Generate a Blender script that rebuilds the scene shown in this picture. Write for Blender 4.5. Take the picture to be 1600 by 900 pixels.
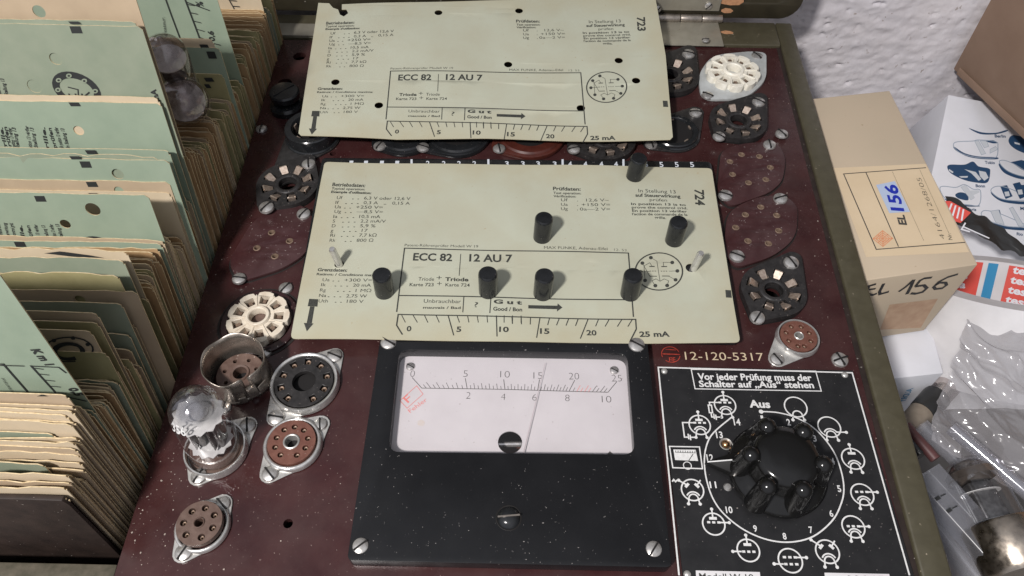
import bpy, bmesh, math, random
from math import sin, cos, pi, radians, tan, hypot, atan2
from mathutils import Vector, Matrix, noise
random.seed(7)
sc = bpy.context.scene
for o in list(bpy.data.objects): bpy.data.objects.remove(o)
S = 0.01                                   # the script counts in centimetres
COL = sc.collection

# ------------------------------------------------------------------ camera
CAM = Vector((0.0168, -20.8162, 24.9426)); CROT = (0.64533, -0.00709, 0.01873); FPX = 1155.0
cam = bpy.data.objects.new('camera', bpy.data.cameras.new('camera')); COL.objects.link(cam)
cam.location = CAM * S; cam.rotation_euler = CROT
cam.data.sensor_width = 36; cam.data.lens = FPX / 1600 * 36
cam.data.clip_start = 0.01; cam.data.clip_end = 20
sc.camera = cam
# ------------------------------------------------------------------ light
w = bpy.data.worlds.new('World'); sc.world = w; w.use_nodes = True
# the room around: pale walls and ceiling lit behind the viewer, dim toward the far side
_n = w.node_tree.nodes; _l = w.node_tree.links; _b = _n['Background']
_t = _n.new('ShaderNodeTexCoord'); _d = _n.new('ShaderNodeVectorMath'); _d.operation = 'DOT_PRODUCT'; _d.inputs[1].default_value = Vector((-.30, -.62, .72)).normalized()
_l.new(_t.outputs['Generated'], _d.inputs[0])
_z = _n.new('ShaderNodeTexNoise'); _z.inputs['Scale'].default_value = 2.6; _z.inputs['Detail'].default_value = 2; _l.new(_t.outputs['Generated'], _z.inputs['Vector'])
_a = _n.new('ShaderNodeMath'); _a.operation = 'MULTIPLY_ADD'; _l.new(_z.outputs['Fac'], _a.inputs[0]); _a.inputs[1].default_value = .55; _l.new(_d.outputs['Value'], _a.inputs[2])
_r = _n.new('ShaderNodeValToRGB'); _r.color_ramp.elements[0].position = .05; _r.color_ramp.elements[0].color = (.10, .095, .09, 1)
_r.color_ramp.elements[1].position = 1.0; _r.color_ramp.elements[1].color = (.85, .87, .95, 1)
_e = _r.color_ramp.elements.new(.55); _e.color = (.255, .255, .275, 1)
_l.new(_a.outputs[0], _r.inputs[0]); _l.new(_r.outputs[0], _b.inputs[0]); _b.inputs[1].default_value = 0.64
def lamp(name, loc, target, power, size, col):
    l = bpy.data.lights.new(name, 'AREA'); l.shape = 'DISK'; l.size = size * S; l.energy = power; l.color = col
    o = bpy.data.objects.new(name, l); COL.objects.link(o); o.location = Vector(loc) * S
    o.rotation_euler = (Vector(target) - Vector(loc)).to_track_quat('-Z', 'Y').to_euler()
lamp('ceiling_lamp', (-29, -47, 66), (0, -3, 0), 8.4, 7, (1.0, 0.955, 0.925))
sc.view_settings.view_transform = 'Standard'; sc.view_settings.look = 'None'
sc.view_settings.exposure = 0.0; sc.view_settings.gamma = 1.0; sc.view_settings.use_curve_mapping = False

# ------------------------------------------------------------------ pixel rays (used to measure where things stand)
CM = Matrix.Rotation(CROT[2], 3, 'Z') @ Matrix.Rotation(CROT[1], 3, 'Y') @ Matrix.Rotation(CROT[0], 3, 'X')
def ray(u, v): return CM @ Vector(((u - 800) / FPX, -(v - 450) / FPX, -1))
def P(u, v, z=0.0):
    d = ray(u, v); return CAM + d * ((z - CAM.z) / d.z)
def PX(u, v, x):
    d = ray(u, v); return CAM + d * ((x - CAM.x) / d.x)
def PY(u, v, y):
    d = ray(u, v); return CAM + d * ((y - CAM.y) / d.y)
def rad(u, v, px, z=0.0): return (P(u + px / 2, v, z) - P(u - px / 2, v, z)).length / 2
class Frame:                                # a plane in the place: origin, two axes and the normal
    def __init__(s, o, ex, ey):
        s.o = Vector(o); s.ex = Vector(ex).normalized(); n = s.ex.cross(Vector(ey)).normalized()
        s.n = n; s.ey = n.cross(s.ex)
        s.M = Matrix((s.ex, s.ey, s.n)).transposed().to_4x4(); s.M.translation = s.o
    def q(s, u, v, h=0.0):
        d = ray(u, v); t = (s.o + s.n * h - CAM).dot(s.n) / d.dot(s.n); p = CAM + d * t - s.o
        return Vector((p.dot(s.ex), p.dot(s.ey)))
def flat(z): return Frame((0, 0, z), (1, 0, 0), (0, 1, 0))

# ------------------------------------------------------------------ materials
def mat(name, col, rough=0.5, metal=0.0, spec=0.5, var=None, nscale=3.0, bump=0.0, bscale=20.0, dust=0.0, dscale=6.0, dcol=(.5, .45, .4), rvar=0.0, coat=0.0, film=0.0):
    m = bpy.data.materials.new(name); m.use_nodes = True; nt = m.node_tree; N = nt.nodes; L = nt.links
    b = N['Principled BSDF']; b.inputs['Base Color'].default_value = (*col, 1); b.inputs['Roughness'].default_value = rough
    b.inputs['Metallic'].default_value = metal; b.inputs['Specular IOR Level'].default_value = spec; b.inputs['Coat Weight'].default_value = coat
    tc = N.new('ShaderNodeTexCoord'); mp = N.new('ShaderNodeMapping'); mp.inputs['Scale'].default_value = (100, 100, 100)
    L.new(tc.outputs['Object'], mp.inputs[0]); V = mp.outputs[0]
    def nz(scale, detail=4.0, rough_=.55):
        n = N.new('ShaderNodeTexNoise'); n.inputs['Scale'].default_value = scale; n.inputs['Detail'].default_value = detail
        n.inputs['Roughness'].default_value = rough_; L.new(V, n.inputs['Vector']); return n.outputs['Fac']
    def ramp(f, a, c, A=(0, 0, 0, 1), C=(1, 1, 1, 1)):
        r = N.new('ShaderNodeValToRGB'); r.color_ramp.elements[0].position = a; r.color_ramp.elements[1].position = c
        r.color_ramp.elements[0].color = A; r.color_ramp.elements[1].color = C; L.new(f, r.inputs[0]); return r.outputs[0]
    cur = None
    if var:
        cur = ramp(nz(nscale), .32, .68, (*col, 1), (*var, 1))
    def over(f, colr):
        nonlocal cur
        x = N.new('ShaderNodeMix'); x.data_type = 'RGBA'; L.new(f, x.inputs[0])
        if cur is None: x.inputs[6].default_value = (*col, 1)
        else: L.new(cur, x.inputs[6])
        x.inputs[7].default_value = (*colr, 1); cur = x.outputs[2]
    if film:
        f = ramp(nz(.45, 6, .65), .38, .72); mm = N.new('ShaderNodeMath'); mm.operation = 'MULTIPLY'; L.new(f, mm.inputs[0]); mm.inputs[1].default_value = film
        over(mm.outputs[0], dcol)
    if dust:
        f = ramp(nz(dscale, 2, .5), .735 - dust * .06, .76 - dust * .05); g = ramp(nz(dscale * .10, 4, .65), .42, .62)
        mm = N.new('ShaderNodeMath'); mm.operation = 'MULTIPLY'; L.new(f, mm.inputs[0]); L.new(g, mm.inputs[1]); over(mm.outputs[0], dcol)
    if cur is not None: L.new(cur, b.inputs['Base Color'])
    if rvar:
        r = N.new('ShaderNodeMapRange'); L.new(nz(nscale * 1.7, 5), r.inputs[0]); r.inputs[1].default_value = .3; r.inputs[2].default_value = .7
        r.inputs[3].default_value = max(.02, rough - rvar); r.inputs[4].default_value = min(1, rough + rvar); L.new(r.outputs[0], b.inputs['Roughness'])
    if bump:
        bp = N.new('ShaderNodeBump'); bp.inputs['Strength'].default_value = min(1, bump * 10); bp.inputs['Distance'].default_value = bump * S
        L.new(nz(bscale, 5), bp.inputs['Height']); L.new(bp.outputs[0], b.inputs['Normal'])
    return m
def glassy(name, tint=(1, 1, 1), rough=0.03, refl=1.0, haze=0.0, hcol=(.8, .8, .82), ior=1.5):
    m = bpy.data.materials.new(name); m.use_nodes = True; nt = m.node_tree; N = nt.nodes; L = nt.links
    N.remove(N['Principled BSDF']); out = N['Material Output']
    t = N.new('ShaderNodeBsdfTransparent'); t.inputs[0].default_value = (*tint, 1)
    g = N.new('ShaderNodeBsdfGlossy'); g.inputs['Roughness'].default_value = rough; g.inputs[0].default_value = (refl, refl, refl, 1)
    f = N.new('ShaderNodeFresnel'); ge = N.new('ShaderNodeNewGeometry'); mr = N.new('ShaderNodeMapRange'); mr.inputs[3].default_value = ior; mr.inputs[4].default_value = 1 / ior
    L.new(ge.outputs['Backfacing'], mr.inputs[0]); L.new(mr.outputs[0], f.inputs[0])   # thin walls: no total reflection from inside
    x = N.new('ShaderNodeMixShader'); L.new(f.outputs[0], x.inputs[0]); L.new(t.outputs[0], x.inputs[1]); L.new(g.outputs[0], x.inputs[2])
    last = x.outputs[0]
    if haze:
        d = N.new('ShaderNodeBsdfDiffuse'); d.inputs[0].default_value = (*hcol, 1)
        y = N.new('ShaderNodeMixShader'); y.inputs[0].default_value = haze; L.new(last, y.inputs[1]); L.new(d.outputs[0], y.inputs[2]); last = y.outputs[0]
    L.new(last, out.inputs[0]); return m
M = {}
M['panel'] = mat('maroon bakelite', (.029, .0085, .0092), .24, spec=.5, var=(.042, .0125, .0125), nscale=.6, dust=.8, dscale=10, dcol=(.26, .19, .17), rvar=.09, film=.08, bump=.0015, bscale=12)
M['ring_seat'] = mat('dark ring seat', (.022, .008, .009), .4, var=(.034, .013, .014), nscale=2, dust=.6, dscale=10)
M['panel_light'] = mat('worn maroon plate', (.036, .011, .012), .34, var=(.050, .018, .019), nscale=1.5, dust=.8, dscale=10, dcol=(.4, .34, .33), film=.06, rvar=.08)
M['groove'] = mat('dark groove', (.012, .008, .007), .7)
M['tray'] = mat('dark stained tray wood', (.014, .008, .006), .6, var=(.028, .017, .013), nscale=1.5, dust=.4, dscale=8)
M['wood'] = mat('grey worn wood edge', (.10, .085, .06), .7, var=(.05, .045, .028), nscale=2.5, bump=.02, bscale=6)
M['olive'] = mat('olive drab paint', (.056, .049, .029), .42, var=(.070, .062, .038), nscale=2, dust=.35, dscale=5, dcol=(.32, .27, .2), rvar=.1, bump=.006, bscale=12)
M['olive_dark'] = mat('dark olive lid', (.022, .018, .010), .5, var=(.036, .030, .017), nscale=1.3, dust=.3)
M['wood_chip'] = mat('bare wood chip', (.48, .25, .13), .7, var=(.36, .18, .09), nscale=6)
M['black'] = mat('black bakelite', (.010, .011, .012), .22, var=(.016, .017, .019), nscale=2, dust=.35, dscale=11, dcol=(.25, .22, .2), rvar=.08)
M['black_satin'] = mat('black bakelite meter case', (.0075, .0078, .0088), .25, spec=.4, var=(.0105, .0108, .012), nscale=.7, dust=.3, dscale=12, dcol=(.30, .28, .27), rvar=.05, bump=.003, bscale=14)
M['black_old'] = mat('dusty black socket', (.014, .013, .013), .42, var=(.028, .026, .026), nscale=4, dust=.7, dscale=12, dcol=(.2, .17, .15), rvar=.12)
M['hole'] = mat('black void', (.004, .003, .003), .8)
M['knob'] = mat('black knob bakelite', (.0065, .0064, .0062), .14, spec=.5, rvar=.05)
M['plate'] = mat('black engraved plate', (.013, .013, .014), .36, spec=.4, var=(.018, .018, .019), nscale=1.5, dust=.4, dscale=11, dcol=(.3, .27, .25), rvar=.09)
M['white_print'] = mat('white filled engraving', (.72, .72, .71), .6, var=(.58, .58, .57), nscale=9)
M['yellow_print'] = mat('pale yellow stamped digits', (.62, .52, .36), .6, var=(.48, .38, .25), nscale=8)
M['red_print'] = mat('red engraving', (.42, .05, .025), .6, var=(.22, .02, .015), nscale=7)
M['dial_red'] = mat('pale red print', (.72, .22, .20), .6)
M['ink'] = mat('grey black print', (.035, .034, .030), .7, var=(.075, .072, .064), nscale=14)
M['ink_card'] = mat('faded card print', (.022, .023, .020), .75, var=(.050, .053, .046), nscale=16)
M['crumb'] = mat('dull dust crumbs', (.42, .35, .31), .9, var=(.26, .21, .18), nscale=9)
M['dial'] = mat('dial paper', (.60, .575, .58), .55, var=(.56, .535, .54), nscale=.8, dust=.12, dscale=9, dcol=(.25, .2, .18))
M['stain'] = mat('tan stain', (.585, .50, .43), .6, var=(.57, .545, .53), nscale=9)
M['needle'] = mat('needle grey', (.50, .44, .45), .5)
M['steel'] = mat('steel screw', (.60, .59, .57), .30, metal=.72, var=(.40, .38, .36), nscale=6, rvar=.12, dust=.3, dscale=14, dcol=(.2, .15, .1))
M['zinc'] = mat('tinned flange', (.62, .61, .58), .32, metal=.6, var=(.46, .45, .43), nscale=3, rvar=.12, bump=.01, bscale=10)
M['bright'] = mat('polished rim', (.72, .71, .69), .24, metal=.75, var=(.55, .54, .52), nscale=4, rvar=.1)
M['nickel'] = mat('warm nickel shield', (.44, .39, .34), .30, metal=.8, var=(.27, .24, .21), nscale=2, rvar=.12)
M['brass'] = mat('brass', (.72, .42, .2), .3, metal=1.0, var=(.4, .22, .12), nscale=8)
M['contact'] = mat('tarnished contact', (.74, .62, .52), .38, metal=.8, var=(.45, .34, .27), nscale=9)
M['contact_dark'] = mat('brown tarnished contact', (.30, .21, .15), .5, metal=.4, var=(.16, .11, .08), nscale=9)
M['dull_zinc'] = mat('dull zinc hinge leaf', (.36, .34, .28), .38, metal=.4, var=(.29, .27, .22), nscale=1.2, dust=.3, dscale=8, dcol=(.12, .09, .06))
M['ceramic'] = mat('aged ceramic', (.70, .64, .53), .38, var=(.56, .48, .38), nscale=3, dust=.3, dscale=9, dcol=(.3, .22, .15))
M['ceramic_white'] = mat('white ceramic', (.80, .77, .68), .3, var=(.70, .66, .56), nscale=3)
M['pale_plate'] = mat('translucent pale plate', (.44, .46, .46), .4, var=(.34, .35, .34), nscale=2, dust=.4, dscale=9, dcol=(.2, .18, .16))
M['phenolic'] = mat('brown phenolic', (.115, .043, .030), .45, var=(.16, .07, .05), nscale=4, dust=.4, dscale=13, dcol=(.3, .24, .2))
M['phenolic_dull'] = mat('dull brown phenolic', (.085, .050, .038), .5, var=(.13, .085, .068), nscale=4, dust=.4, dscale=13)
M['redbrown'] = mat('red brown socket', (.075, .018, .012), .4, var=(.05, .012, .008), nscale=3)
M['card'] = mat('pale green card', (.442, .458, .366), .75, var=(.412, .416, .322), nscale=.28, dust=.3, dscale=6, dcol=(.36, .30, .20), bump=.003, bscale=26, film=.22)
def yellowed(m, col):
    nt = m.node_tree; N = nt.nodes; L = nt.links; b = N['Principled BSDF']; src = b.inputs['Base Color'].links[0].from_socket
    tc = N.new('ShaderNodeTexCoord'); sp = N.new('ShaderNodeSeparateXYZ'); L.new(tc.outputs['Generated'], sp.inputs[0]); ds = []
    for i, w_ in ((0, 2.0), (1, 1.0)):
        a = N.new('ShaderNodeMath'); a.operation = 'PINGPONG'; a.inputs[1].default_value = .5; L.new(sp.outputs[i], a.inputs[0]); c = N.new('ShaderNodeMath'); c.operation = 'MULTIPLY'; c.inputs[1].default_value = w_; L.new(a.outputs[0], c.inputs[0]); ds.append(c.outputs[0])
    mn = N.new('ShaderNodeMath'); mn.operation = 'MINIMUM'; L.new(ds[0], mn.inputs[0]); L.new(ds[1], mn.inputs[1])
    mp = N.new('ShaderNodeMapping'); mp.inputs['Scale'].default_value = (100, 100, 100); L.new(tc.outputs['Object'], mp.inputs[0])
    n = N.new('ShaderNodeTexNoise'); n.inputs['Scale'].default_value = .55; n.inputs['Detail'].default_value = 5; n.inputs['Roughness'].default_value = .6; L.new(mp.outputs[0], n.inputs['Vector'])
    ad = N.new('ShaderNodeMath'); ad.operation = 'MULTIPLY_ADD'; ad.inputs[1].default_value = -.34; L.new(n.outputs['Fac'], ad.inputs[0]); L.new(mn.outputs[0], ad.inputs[2])
    mr = N.new('ShaderNodeMapRange'); mr.inputs[1].default_value = -.22; mr.inputs[2].default_value = .02; mr.inputs[3].default_value = .5; mr.inputs[4].default_value = 0; L.new(ad.outputs[0], mr.inputs[0])
    x = N.new('ShaderNodeMix'); x.data_type = 'RGBA'; L.new(mr.outputs[0], x.inputs[0]); L.new(src, x.inputs[6]); x.inputs[7].default_value = (*col, 1); L.new(x.outputs[2], b.inputs['Base Color'])
yellowed(M['card'], (.40, .345, .215))
M['card_edge'] = mat('cut card edge', (.45, .40, .27), .8)
FC = {}
FC['mint'] = mat('mint index card', (.222, .280, .208), .8, var=(.262, .320, .240), nscale=.6, bump=.003, bscale=20)
FC['sage'] = mat('sage index card', (.195, .232, .168), .8, var=(.240, .270, .200), nscale=.7, bump=.004, bscale=14)
FC['tan'] = mat('tan index card', (.360, .275, .185), .8, var=(.420, .325, .220), nscale=.6, bump=.003, bscale=20)
FC['cream'] = mat('cream index card', (.480, .390, .268), .8, var=(.540, .445, .315), nscale=.7, bump=.003, bscale=18)
FC['brown'] = mat('browned shaded index card', (.30, .185, .085), .8, var=(.38, .245, .125), nscale=.8, bump=.004, bscale=14)  # ageing plus the shade between packed cards, both put into the colour
FC['olive'] = mat('olive index card', (.25, .225, .105), .8, var=(.315, .285, .145), nscale=.8, bump=.004, bscale=14)  # on the packed cards this olive also carries painted-in shade
FC['edge'] = mat('frayed cream card edge', (.72, .59, .38), .85, var=(.46, .34, .18), nscale=5)
FC['tape'] = mat('white tape', (.66, .68, .60), .6)
M['mint_black'] = mat('card black', (.018, .020, .020), .7)
M['plaster'] = mat('rough white plaster', (.63, .61, .645), .9, var=(.74, .715, .745), nscale=.22, dust=.9, dscale=2.6, dcol=(.33, .28, .25), bump=.05, bscale=5, film=.22)
M['table'] = mat('grey bench top', (.20, .19, .18), .6, var=(.15, .14, .13), nscale=.6)
M['box'] = mat('tan box board', (.49, .405, .295), .75, var=(.56, .465, .345), nscale=.45, bump=.006, bscale=9, film=.22, dcol=(.30, .21, .13), dust=.25, dscale=4)
M['label'] = mat('yellowed paper label', (.66, .53, .36), .7, var=(.61, .48, .315), nscale=.4)
M['label_worn'] = mat('faded brown patch', (.40, .255, .165), .8, var=(.48, .33, .22), nscale=2)
M['blue_tag'] = mat('pale blue tag', (.42, .50, .66), .6)
M['blue_ink'] = mat('blue felt pen', (.008, .025, .36), .5)
M['black_pen'] = mat('black felt pen', (.008, .008, .009), .5)
M['orange'] = mat('orange stamp', (.62, .22, .10), .7, var=(.70, .33, .18), nscale=8)
M['white_box'] = mat('white carton', (.74, .75, .80), .6, var=(.69, .70, .74), nscale=.6)
M['carton'] = mat('brown corrugated board', (.26, .170, .118), .75, var=(.31, .21, .15), nscale=.4, bump=.01, bscale=3)
M['navy'] = mat('navy print', (.015, .055, .13), .6)
M['greyblue'] = mat('grey blue print', (.30, .36, .44), .6)
M['lightgrey'] = mat('pale grey print', (.56, .59, .63), .6)
M['red'] = mat('red print', (.66, .085, .065), .55)
M['tblue'] = mat('blue stripe', (.03, .24, .46), .55)
M['paper'] = mat('white paper', (.66, .65, .66), .7, var=(.58, .57, .58), nscale=.8)
M['kraft'] = mat('dull kraft base', (.27, .23, .18), .6, var=(.22, .18, .14), nscale=3)
M['glass'] = glassy('clear glass', (.97, .97, .97), .015)
M['meter_glass'] = glassy('meter glass', (.97, .96, .97), .02, haze=.012, hcol=(.85, .83, .85))
M['bulb'] = glassy('tube glass', (.985, .985, .99), .012, 1.0, ior=1.6, haze=.008, hcol=(.8, .8, .82))  # its haze is pale colour standing in for reflections on the glass
M['smoke'] = glassy('smoky tube glass', (.80, .76, .75), .03, 1.0, ior=1.65, haze=.01, hcol=(.5, .44, .44))
M['plastic'] = glassy('clear plastic', (.90, .90, .92), .08, 1.0, haze=.07, hcol=(.75, .76, .80), ior=1.6)
M['film'] = glassy('cloudy plastic film', (.92, .92, .93), .14, 1.0, haze=.34, hcol=(.40, .385, .40), ior=1.7)
M['frost'] = glassy('frosted plastic', (.85, .86, .88), .25, .9, haze=.11, hcol=(.66, .67, .74), ior=1.65)
M['getter'] = mat('getter mirror', (.80, .79, .81), .26, metal=.85, var=(.52, .51, .53), nscale=3)
def patchy(name, m, zlo, zhi):
    nt = m.node_tree; N = nt.nodes; L = nt.links; out = N['Material Output']; b = N['Principled BSDF']
    t = N.new('ShaderNodeBsdfTransparent'); x = N.new('ShaderNodeMixShader'); tc = N.new('ShaderNodeTexCoord'); sp = N.new('ShaderNodeSeparateXYZ'); L.new(tc.outputs['Object'], sp.inputs[0])
    mr = N.new('ShaderNodeMapRange'); mr.inputs[1].default_value = zlo * S; mr.inputs[2].default_value = zhi * S; L.new(sp.outputs[2], mr.inputs[0])
    mp = N.new('ShaderNodeMapping'); mp.inputs['Scale'].default_value = (100, 100, 45); L.new(tc.outputs['Object'], mp.inputs[0])
    n = N.new('ShaderNodeTexNoise'); n.inputs['Scale'].default_value = 2.2; n.inputs['Detail'].default_value = 4; L.new(mp.outputs[0], n.inputs['Vector'])
    a = N.new('ShaderNodeMath'); a.operation = 'MULTIPLY_ADD'; L.new(n.outputs['Fac'], a.inputs[0]); a.inputs[1].default_value = 1.3; L.new(mr.outputs[0], a.inputs[2])
    c = N.new('ShaderNodeMapRange'); c.inputs[1].default_value = .72; c.inputs[2].default_value = 1.25; L.new(a.outputs[0], c.inputs[0]); k = N.new('ShaderNodeMath'); k.operation = 'MULTIPLY'; k.inputs[1].default_value = .70; L.new(c.outputs[0], k.inputs[0])
    L.new(k.outputs[0], x.inputs[0]); L.new(t.outputs[0], x.inputs[1]); L.new(b.outputs[0], x.inputs[2]); L.new(x.outputs[0], out.inputs[0]); return m
M['getter_patch'] = patchy('getter', mat('patchy getter mirror', (.42, .41, .43), .10, metal=.95, var=(.20, .19, .21), nscale=2), 2.85, 3.65)
M['getter_small'] = patchy('getter', mat('thin getter mirror', (.50, .46, .46), .2, metal=.9, var=(.30, .27, .27), nscale=2), .7, 1.7)
M['getter_dark'] = mat('dark getter film', (.035, .028, .024), .2, spec=.8, var=(.08, .065, .055), nscale=1.2)
M['pointer'] = mat('matt black pointer', (.007, .007, .007), .5, spec=.15)
M['anode'] = mat('grey anode', (.22, .215, .215), .3, metal=.85, var=(.10, .095, .095), nscale=5)
M['mica'] = mat('mica', (.62, .61, .60), .3, var=(.5, .49, .48), nscale=5)
M['base_metal'] = mat('worn tube base', (.50, .44, .37), .30, metal=1.0, var=(.36, .31, .26), nscale=2, rvar=.1)
M['dark'] = mat('dark plastic', (.02, .02, .02), .3)
M['pink'] = mat('dusty pink plastic', (.12, .05, .05), .5)

# ------------------------------------------------------------------ mesh helpers
class MB:
    def __init__(s): s.v = []; s.f = []; s.m = []
    def add(s, vs, fs, T=None, mi=0):
        n = len(s.v)
        s.v += [(T @ Vector(p)) if T is not None else Vector(p) for p in vs]
        s.f += [tuple(i + n for i in f) for f in fs]; s.m += [mi] * len(fs); return s
    def box(s, c, d, rz=0, T=None, mi=0):
        x, y, z = d[0] / 2, d[1] / 2, d[2] / 2; R = Matrix.Translation(c) @ Matrix.Rotation(rz, 4, 'Z')
        if T is not None: R = T @ R
        vs = [(a, b, e) for e in (-z, z) for a, b in ((-x, -y), (x, -y), (x, y), (-x, y))]
        return s.add(vs, [(3, 2, 1, 0), (4, 5, 6, 7), (0, 1, 5, 4), (1, 2, 6, 5), (2, 3, 7, 6), (3, 0, 4, 7)], R, mi)
    def lathe(s, prof, n=32, c=(0, 0), T=None, mi=0, close=False):
        vs = []; fs = []; rings = []
        for r, z in prof:
            if abs(r) < 1e-6: rings.append([len(vs)]); vs.append((c[0], c[1], z))
            else:
                rings.append(list(range(len(vs), len(vs) + n)))
                vs += [(c[0] + r * cos(2 * pi * k / n), c[1] + r * sin(2 * pi * k / n), z) for k in range(n)]
        pairs = list(zip(rings, rings[1:])) + ([(rings[-1], rings[0])] if close else [])
        for a, b in pairs:
            for k in range(n):
                k2 = (k + 1) % n
                if len(a) == 1 and len(b) == 1: continue
                if len(a) == 1: fs.append((a[0], b[k], b[k2])[::-1])
                elif len(b) == 1: fs.append((a[k], a[k2], b[0]))
                else: fs.append((a[k], a[k2], b[k2], b[k]))
        return s.add(vs, fs, T, mi)
    def cyl(s, x, y, z0, z1, r, r1=None, n=24, T=None, mi=0, bev=0.0):
        r1 = r if r1 is None else r1
        pr = [(0, z0), (r, z0), (r1, z1), (0, z1)] if not bev else [(0, z0), (r, z0), (r1, z1 - bev), (r1 - bev * .3, z1 - bev * .3), (r1 - bev, z1), (0, z1)]
        return s.lathe(pr, n, (x, y), T, mi)
    def prism(s, poly, z0, z1, T=None, mi=0):
        n = len(poly); vs = [(p[0], p[1], z0) for p in poly] + [(p[0], p[1], z1) for p in poly]
        return s.add(vs, [tuple(range(n))[::-1], tuple(range(n, 2 * n))] + [(i, (i + 1) % n, n + (i + 1) % n, n + i) for i in range(n)], T, mi)
    def tube(s, pts, r, n=8, T=None, mi=0, caps=True):
        pts = [Vector(p) for p in pts]; rr = r if isinstance(r, (list, tuple)) else [r] * len(pts)
        vs = []; fs = []; up = Vector((.13, .31, .94)).normalized()
        for i, p in enumerate(pts):
            t = (pts[min(i + 1, len(pts) - 1)] - pts[max(i - 1, 0)]).normalized()
            a = t.cross(up); a = a.normalized() if a.length > 1e-4 else t.orthogonal().normalized(); b = t.cross(a)
            vs += [p + (a * cos(2 * pi * k / n) + b * sin(2 * pi * k / n)) * rr[i] for k in range(n)]
        for i in range(len(pts) - 1):
            fs += [(i * n + k, i * n + (k + 1) % n, (i + 1) * n + (k + 1) % n, (i + 1) * n + k) for k in range(n)]
        if caps: fs += [tuple(range(n))[::-1], tuple(range((len(pts) - 1) * n, len(pts) * n))]
        return s.add(vs, fs, T, mi)
    def sphere(s, c, r, n=16, m=10, T=None, mi=0, sc_=(1, 1, 1)):
        R = Matrix.Translation(c) @ Matrix.Diagonal((*sc_, 1))
        if T is not None: R = T @ R
        return s.lathe([(r * sin(pi * k / m), -r * cos(pi * k / m)) for k in range(m + 1)], n, (0, 0), R, mi)
    def build(s, name, mats, parent=None, loc=(0, 0, 0), rot=(0, 0, 0), bevel=0.0, seg=2, ang=35, weld=True):
        me = bpy.data.meshes.new(name)
        me.from_pydata([tuple(p * S) for p in s.v], [], s.f)
        for mm in (mats if isinstance(mats, (list, tuple)) else [mats]): me.materials.append(mm)
        me.polygons.foreach_set('material_index', s.m)
        bm = bmesh.new(); bm.from_mesh(me)
        if weld: bmesh.ops.remove_doubles(bm, verts=bm.verts, dist=1e-7)
        bmesh.ops.recalc_face_normals(bm, faces=bm.faces)
        if bevel:
            es = [e for e in bm.edges if len(e.link_faces) == 2 and e.calc_face_angle(0) > radians(40)]
            bmesh.ops.bevel(bm, geom=es, offset=bevel * S, segments=seg, affect='EDGES', profile=.5, clamp_overlap=True)
        bm.to_mesh(me); bm.free()
        me.polygons.foreach_set('use_smooth', [True] * len(me.polygons)); me.set_sharp_from_angle(angle=radians(ang))
        o = bpy.data.objects.new(name, me); COL.objects.link(o)
        o.location = Vector(loc) * S; o.rotation_euler = rot
        if parent: o.parent = parent
        return o
def tag(o, label, cat=None, group=None, kind=None):
    if label: o['label'] = label
    if cat: o['category'] = cat
    if group: o['group'] = group
    if kind: o['kind'] = kind
    return o
def thing(name, label, cat, loc=(0, 0, 0), rot=(0, 0, 0), group=None):
    o = bpy.data.objects.new(name, None); COL.objects.link(o); o.empty_display_size = .01
    o.location = Vector(loc) * S; o.rotation_euler = rot
    return tag(o, label, cat, group)
def thing_on(fr, name, label, cat, group=None):
    o = thing(name, label, cat, fr.o, fr.M.to_euler(), group); return o
def curve_mesh(cu):
    o = bpy.data.objects.new('tmp', cu); COL.objects.link(o)
    dg = bpy.context.evaluated_depsgraph_get(); me = bpy.data.meshes.new_from_object(o.evaluated_get(dg))
    vs = [Vector(v.co) for v in me.vertices]; fs = [tuple(p.vertices) for p in me.polygons]
    bpy.data.objects.remove(o); bpy.data.meshes.remove(me); bpy.data.curves.remove(cu)
    return vs, fs
def fill2d(outer, holes, z0, z1):          # sheet with holes and thickness
    cu = bpy.data.curves.new('tmp', 'CURVE'); cu.dimensions = '2D'; cu.fill_mode = 'BOTH'; cu.extrude = (z1 - z0) / 2
    for poly in [outer] + holes:
        sp = cu.splines.new('POLY'); sp.points.add(len(poly) - 1); sp.use_cyclic_u = True
        for p, q in zip(sp.points, poly): p.co = (q[0], q[1], 0, 1)
    vs, fs = curve_mesh(cu); return [v + Vector((0, 0, (z0 + z1) / 2)) for v in vs], fs
def circ(c, r, n=28, ry=None): return [(c[0] + r * cos(2 * pi * k / n), c[1] + (ry or r) * sin(2 * pi * k / n)) for k in range(n)]
def rrect(x0, y0, x1, y1, r, n=5):
    out = []
    for cx, cy, a in ((x1 - r, y1 - r, 0), (x0 + r, y1 - r, 90), (x0 + r, y0 + r, 180), (x1 - r, y0 + r, 270)):
        out += [(cx + r * cos(radians(a + 90 * k / n)), cy + r * sin(radians(a + 90 * k / n))) for k in range(n + 1)]
    return out
def rpoly(pts, r, n=5):                    # polygon with rounded corners
    out = []; L = len(pts); pts = [Vector(p[:2]) for p in pts]
    for i, p in enumerate(pts):
        a = (pts[i - 1] - p); b = (pts[(i + 1) % L] - p); rr = min(r, a.length * .45, b.length * .45)
        A = p + a.normalized() * rr; B = p + b.normalized() * rr
        for k in range(n + 1):
            t = k / n; out.append(tuple(A * (1 - t) ** 2 + p * 2 * t * (1 - t) + B * t * t))
    return out
def hull(pts):
    pts = sorted(set((round(p[0], 5), round(p[1], 5)) for p in pts))
    def half(ps):
        h = []
        for p in ps:
            while len(h) > 1 and (h[-1][0] - h[-2][0]) * (p[1] - h[-2][1]) - (h[-1][1] - h[-2][1]) * (p[0] - h[-2][0]) <= 0: h.pop()
            h.append(p)
        return h
    a = half(pts); b = half(pts[::-1]); return a[:-1] + b[:-1]
TXT = {}
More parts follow.
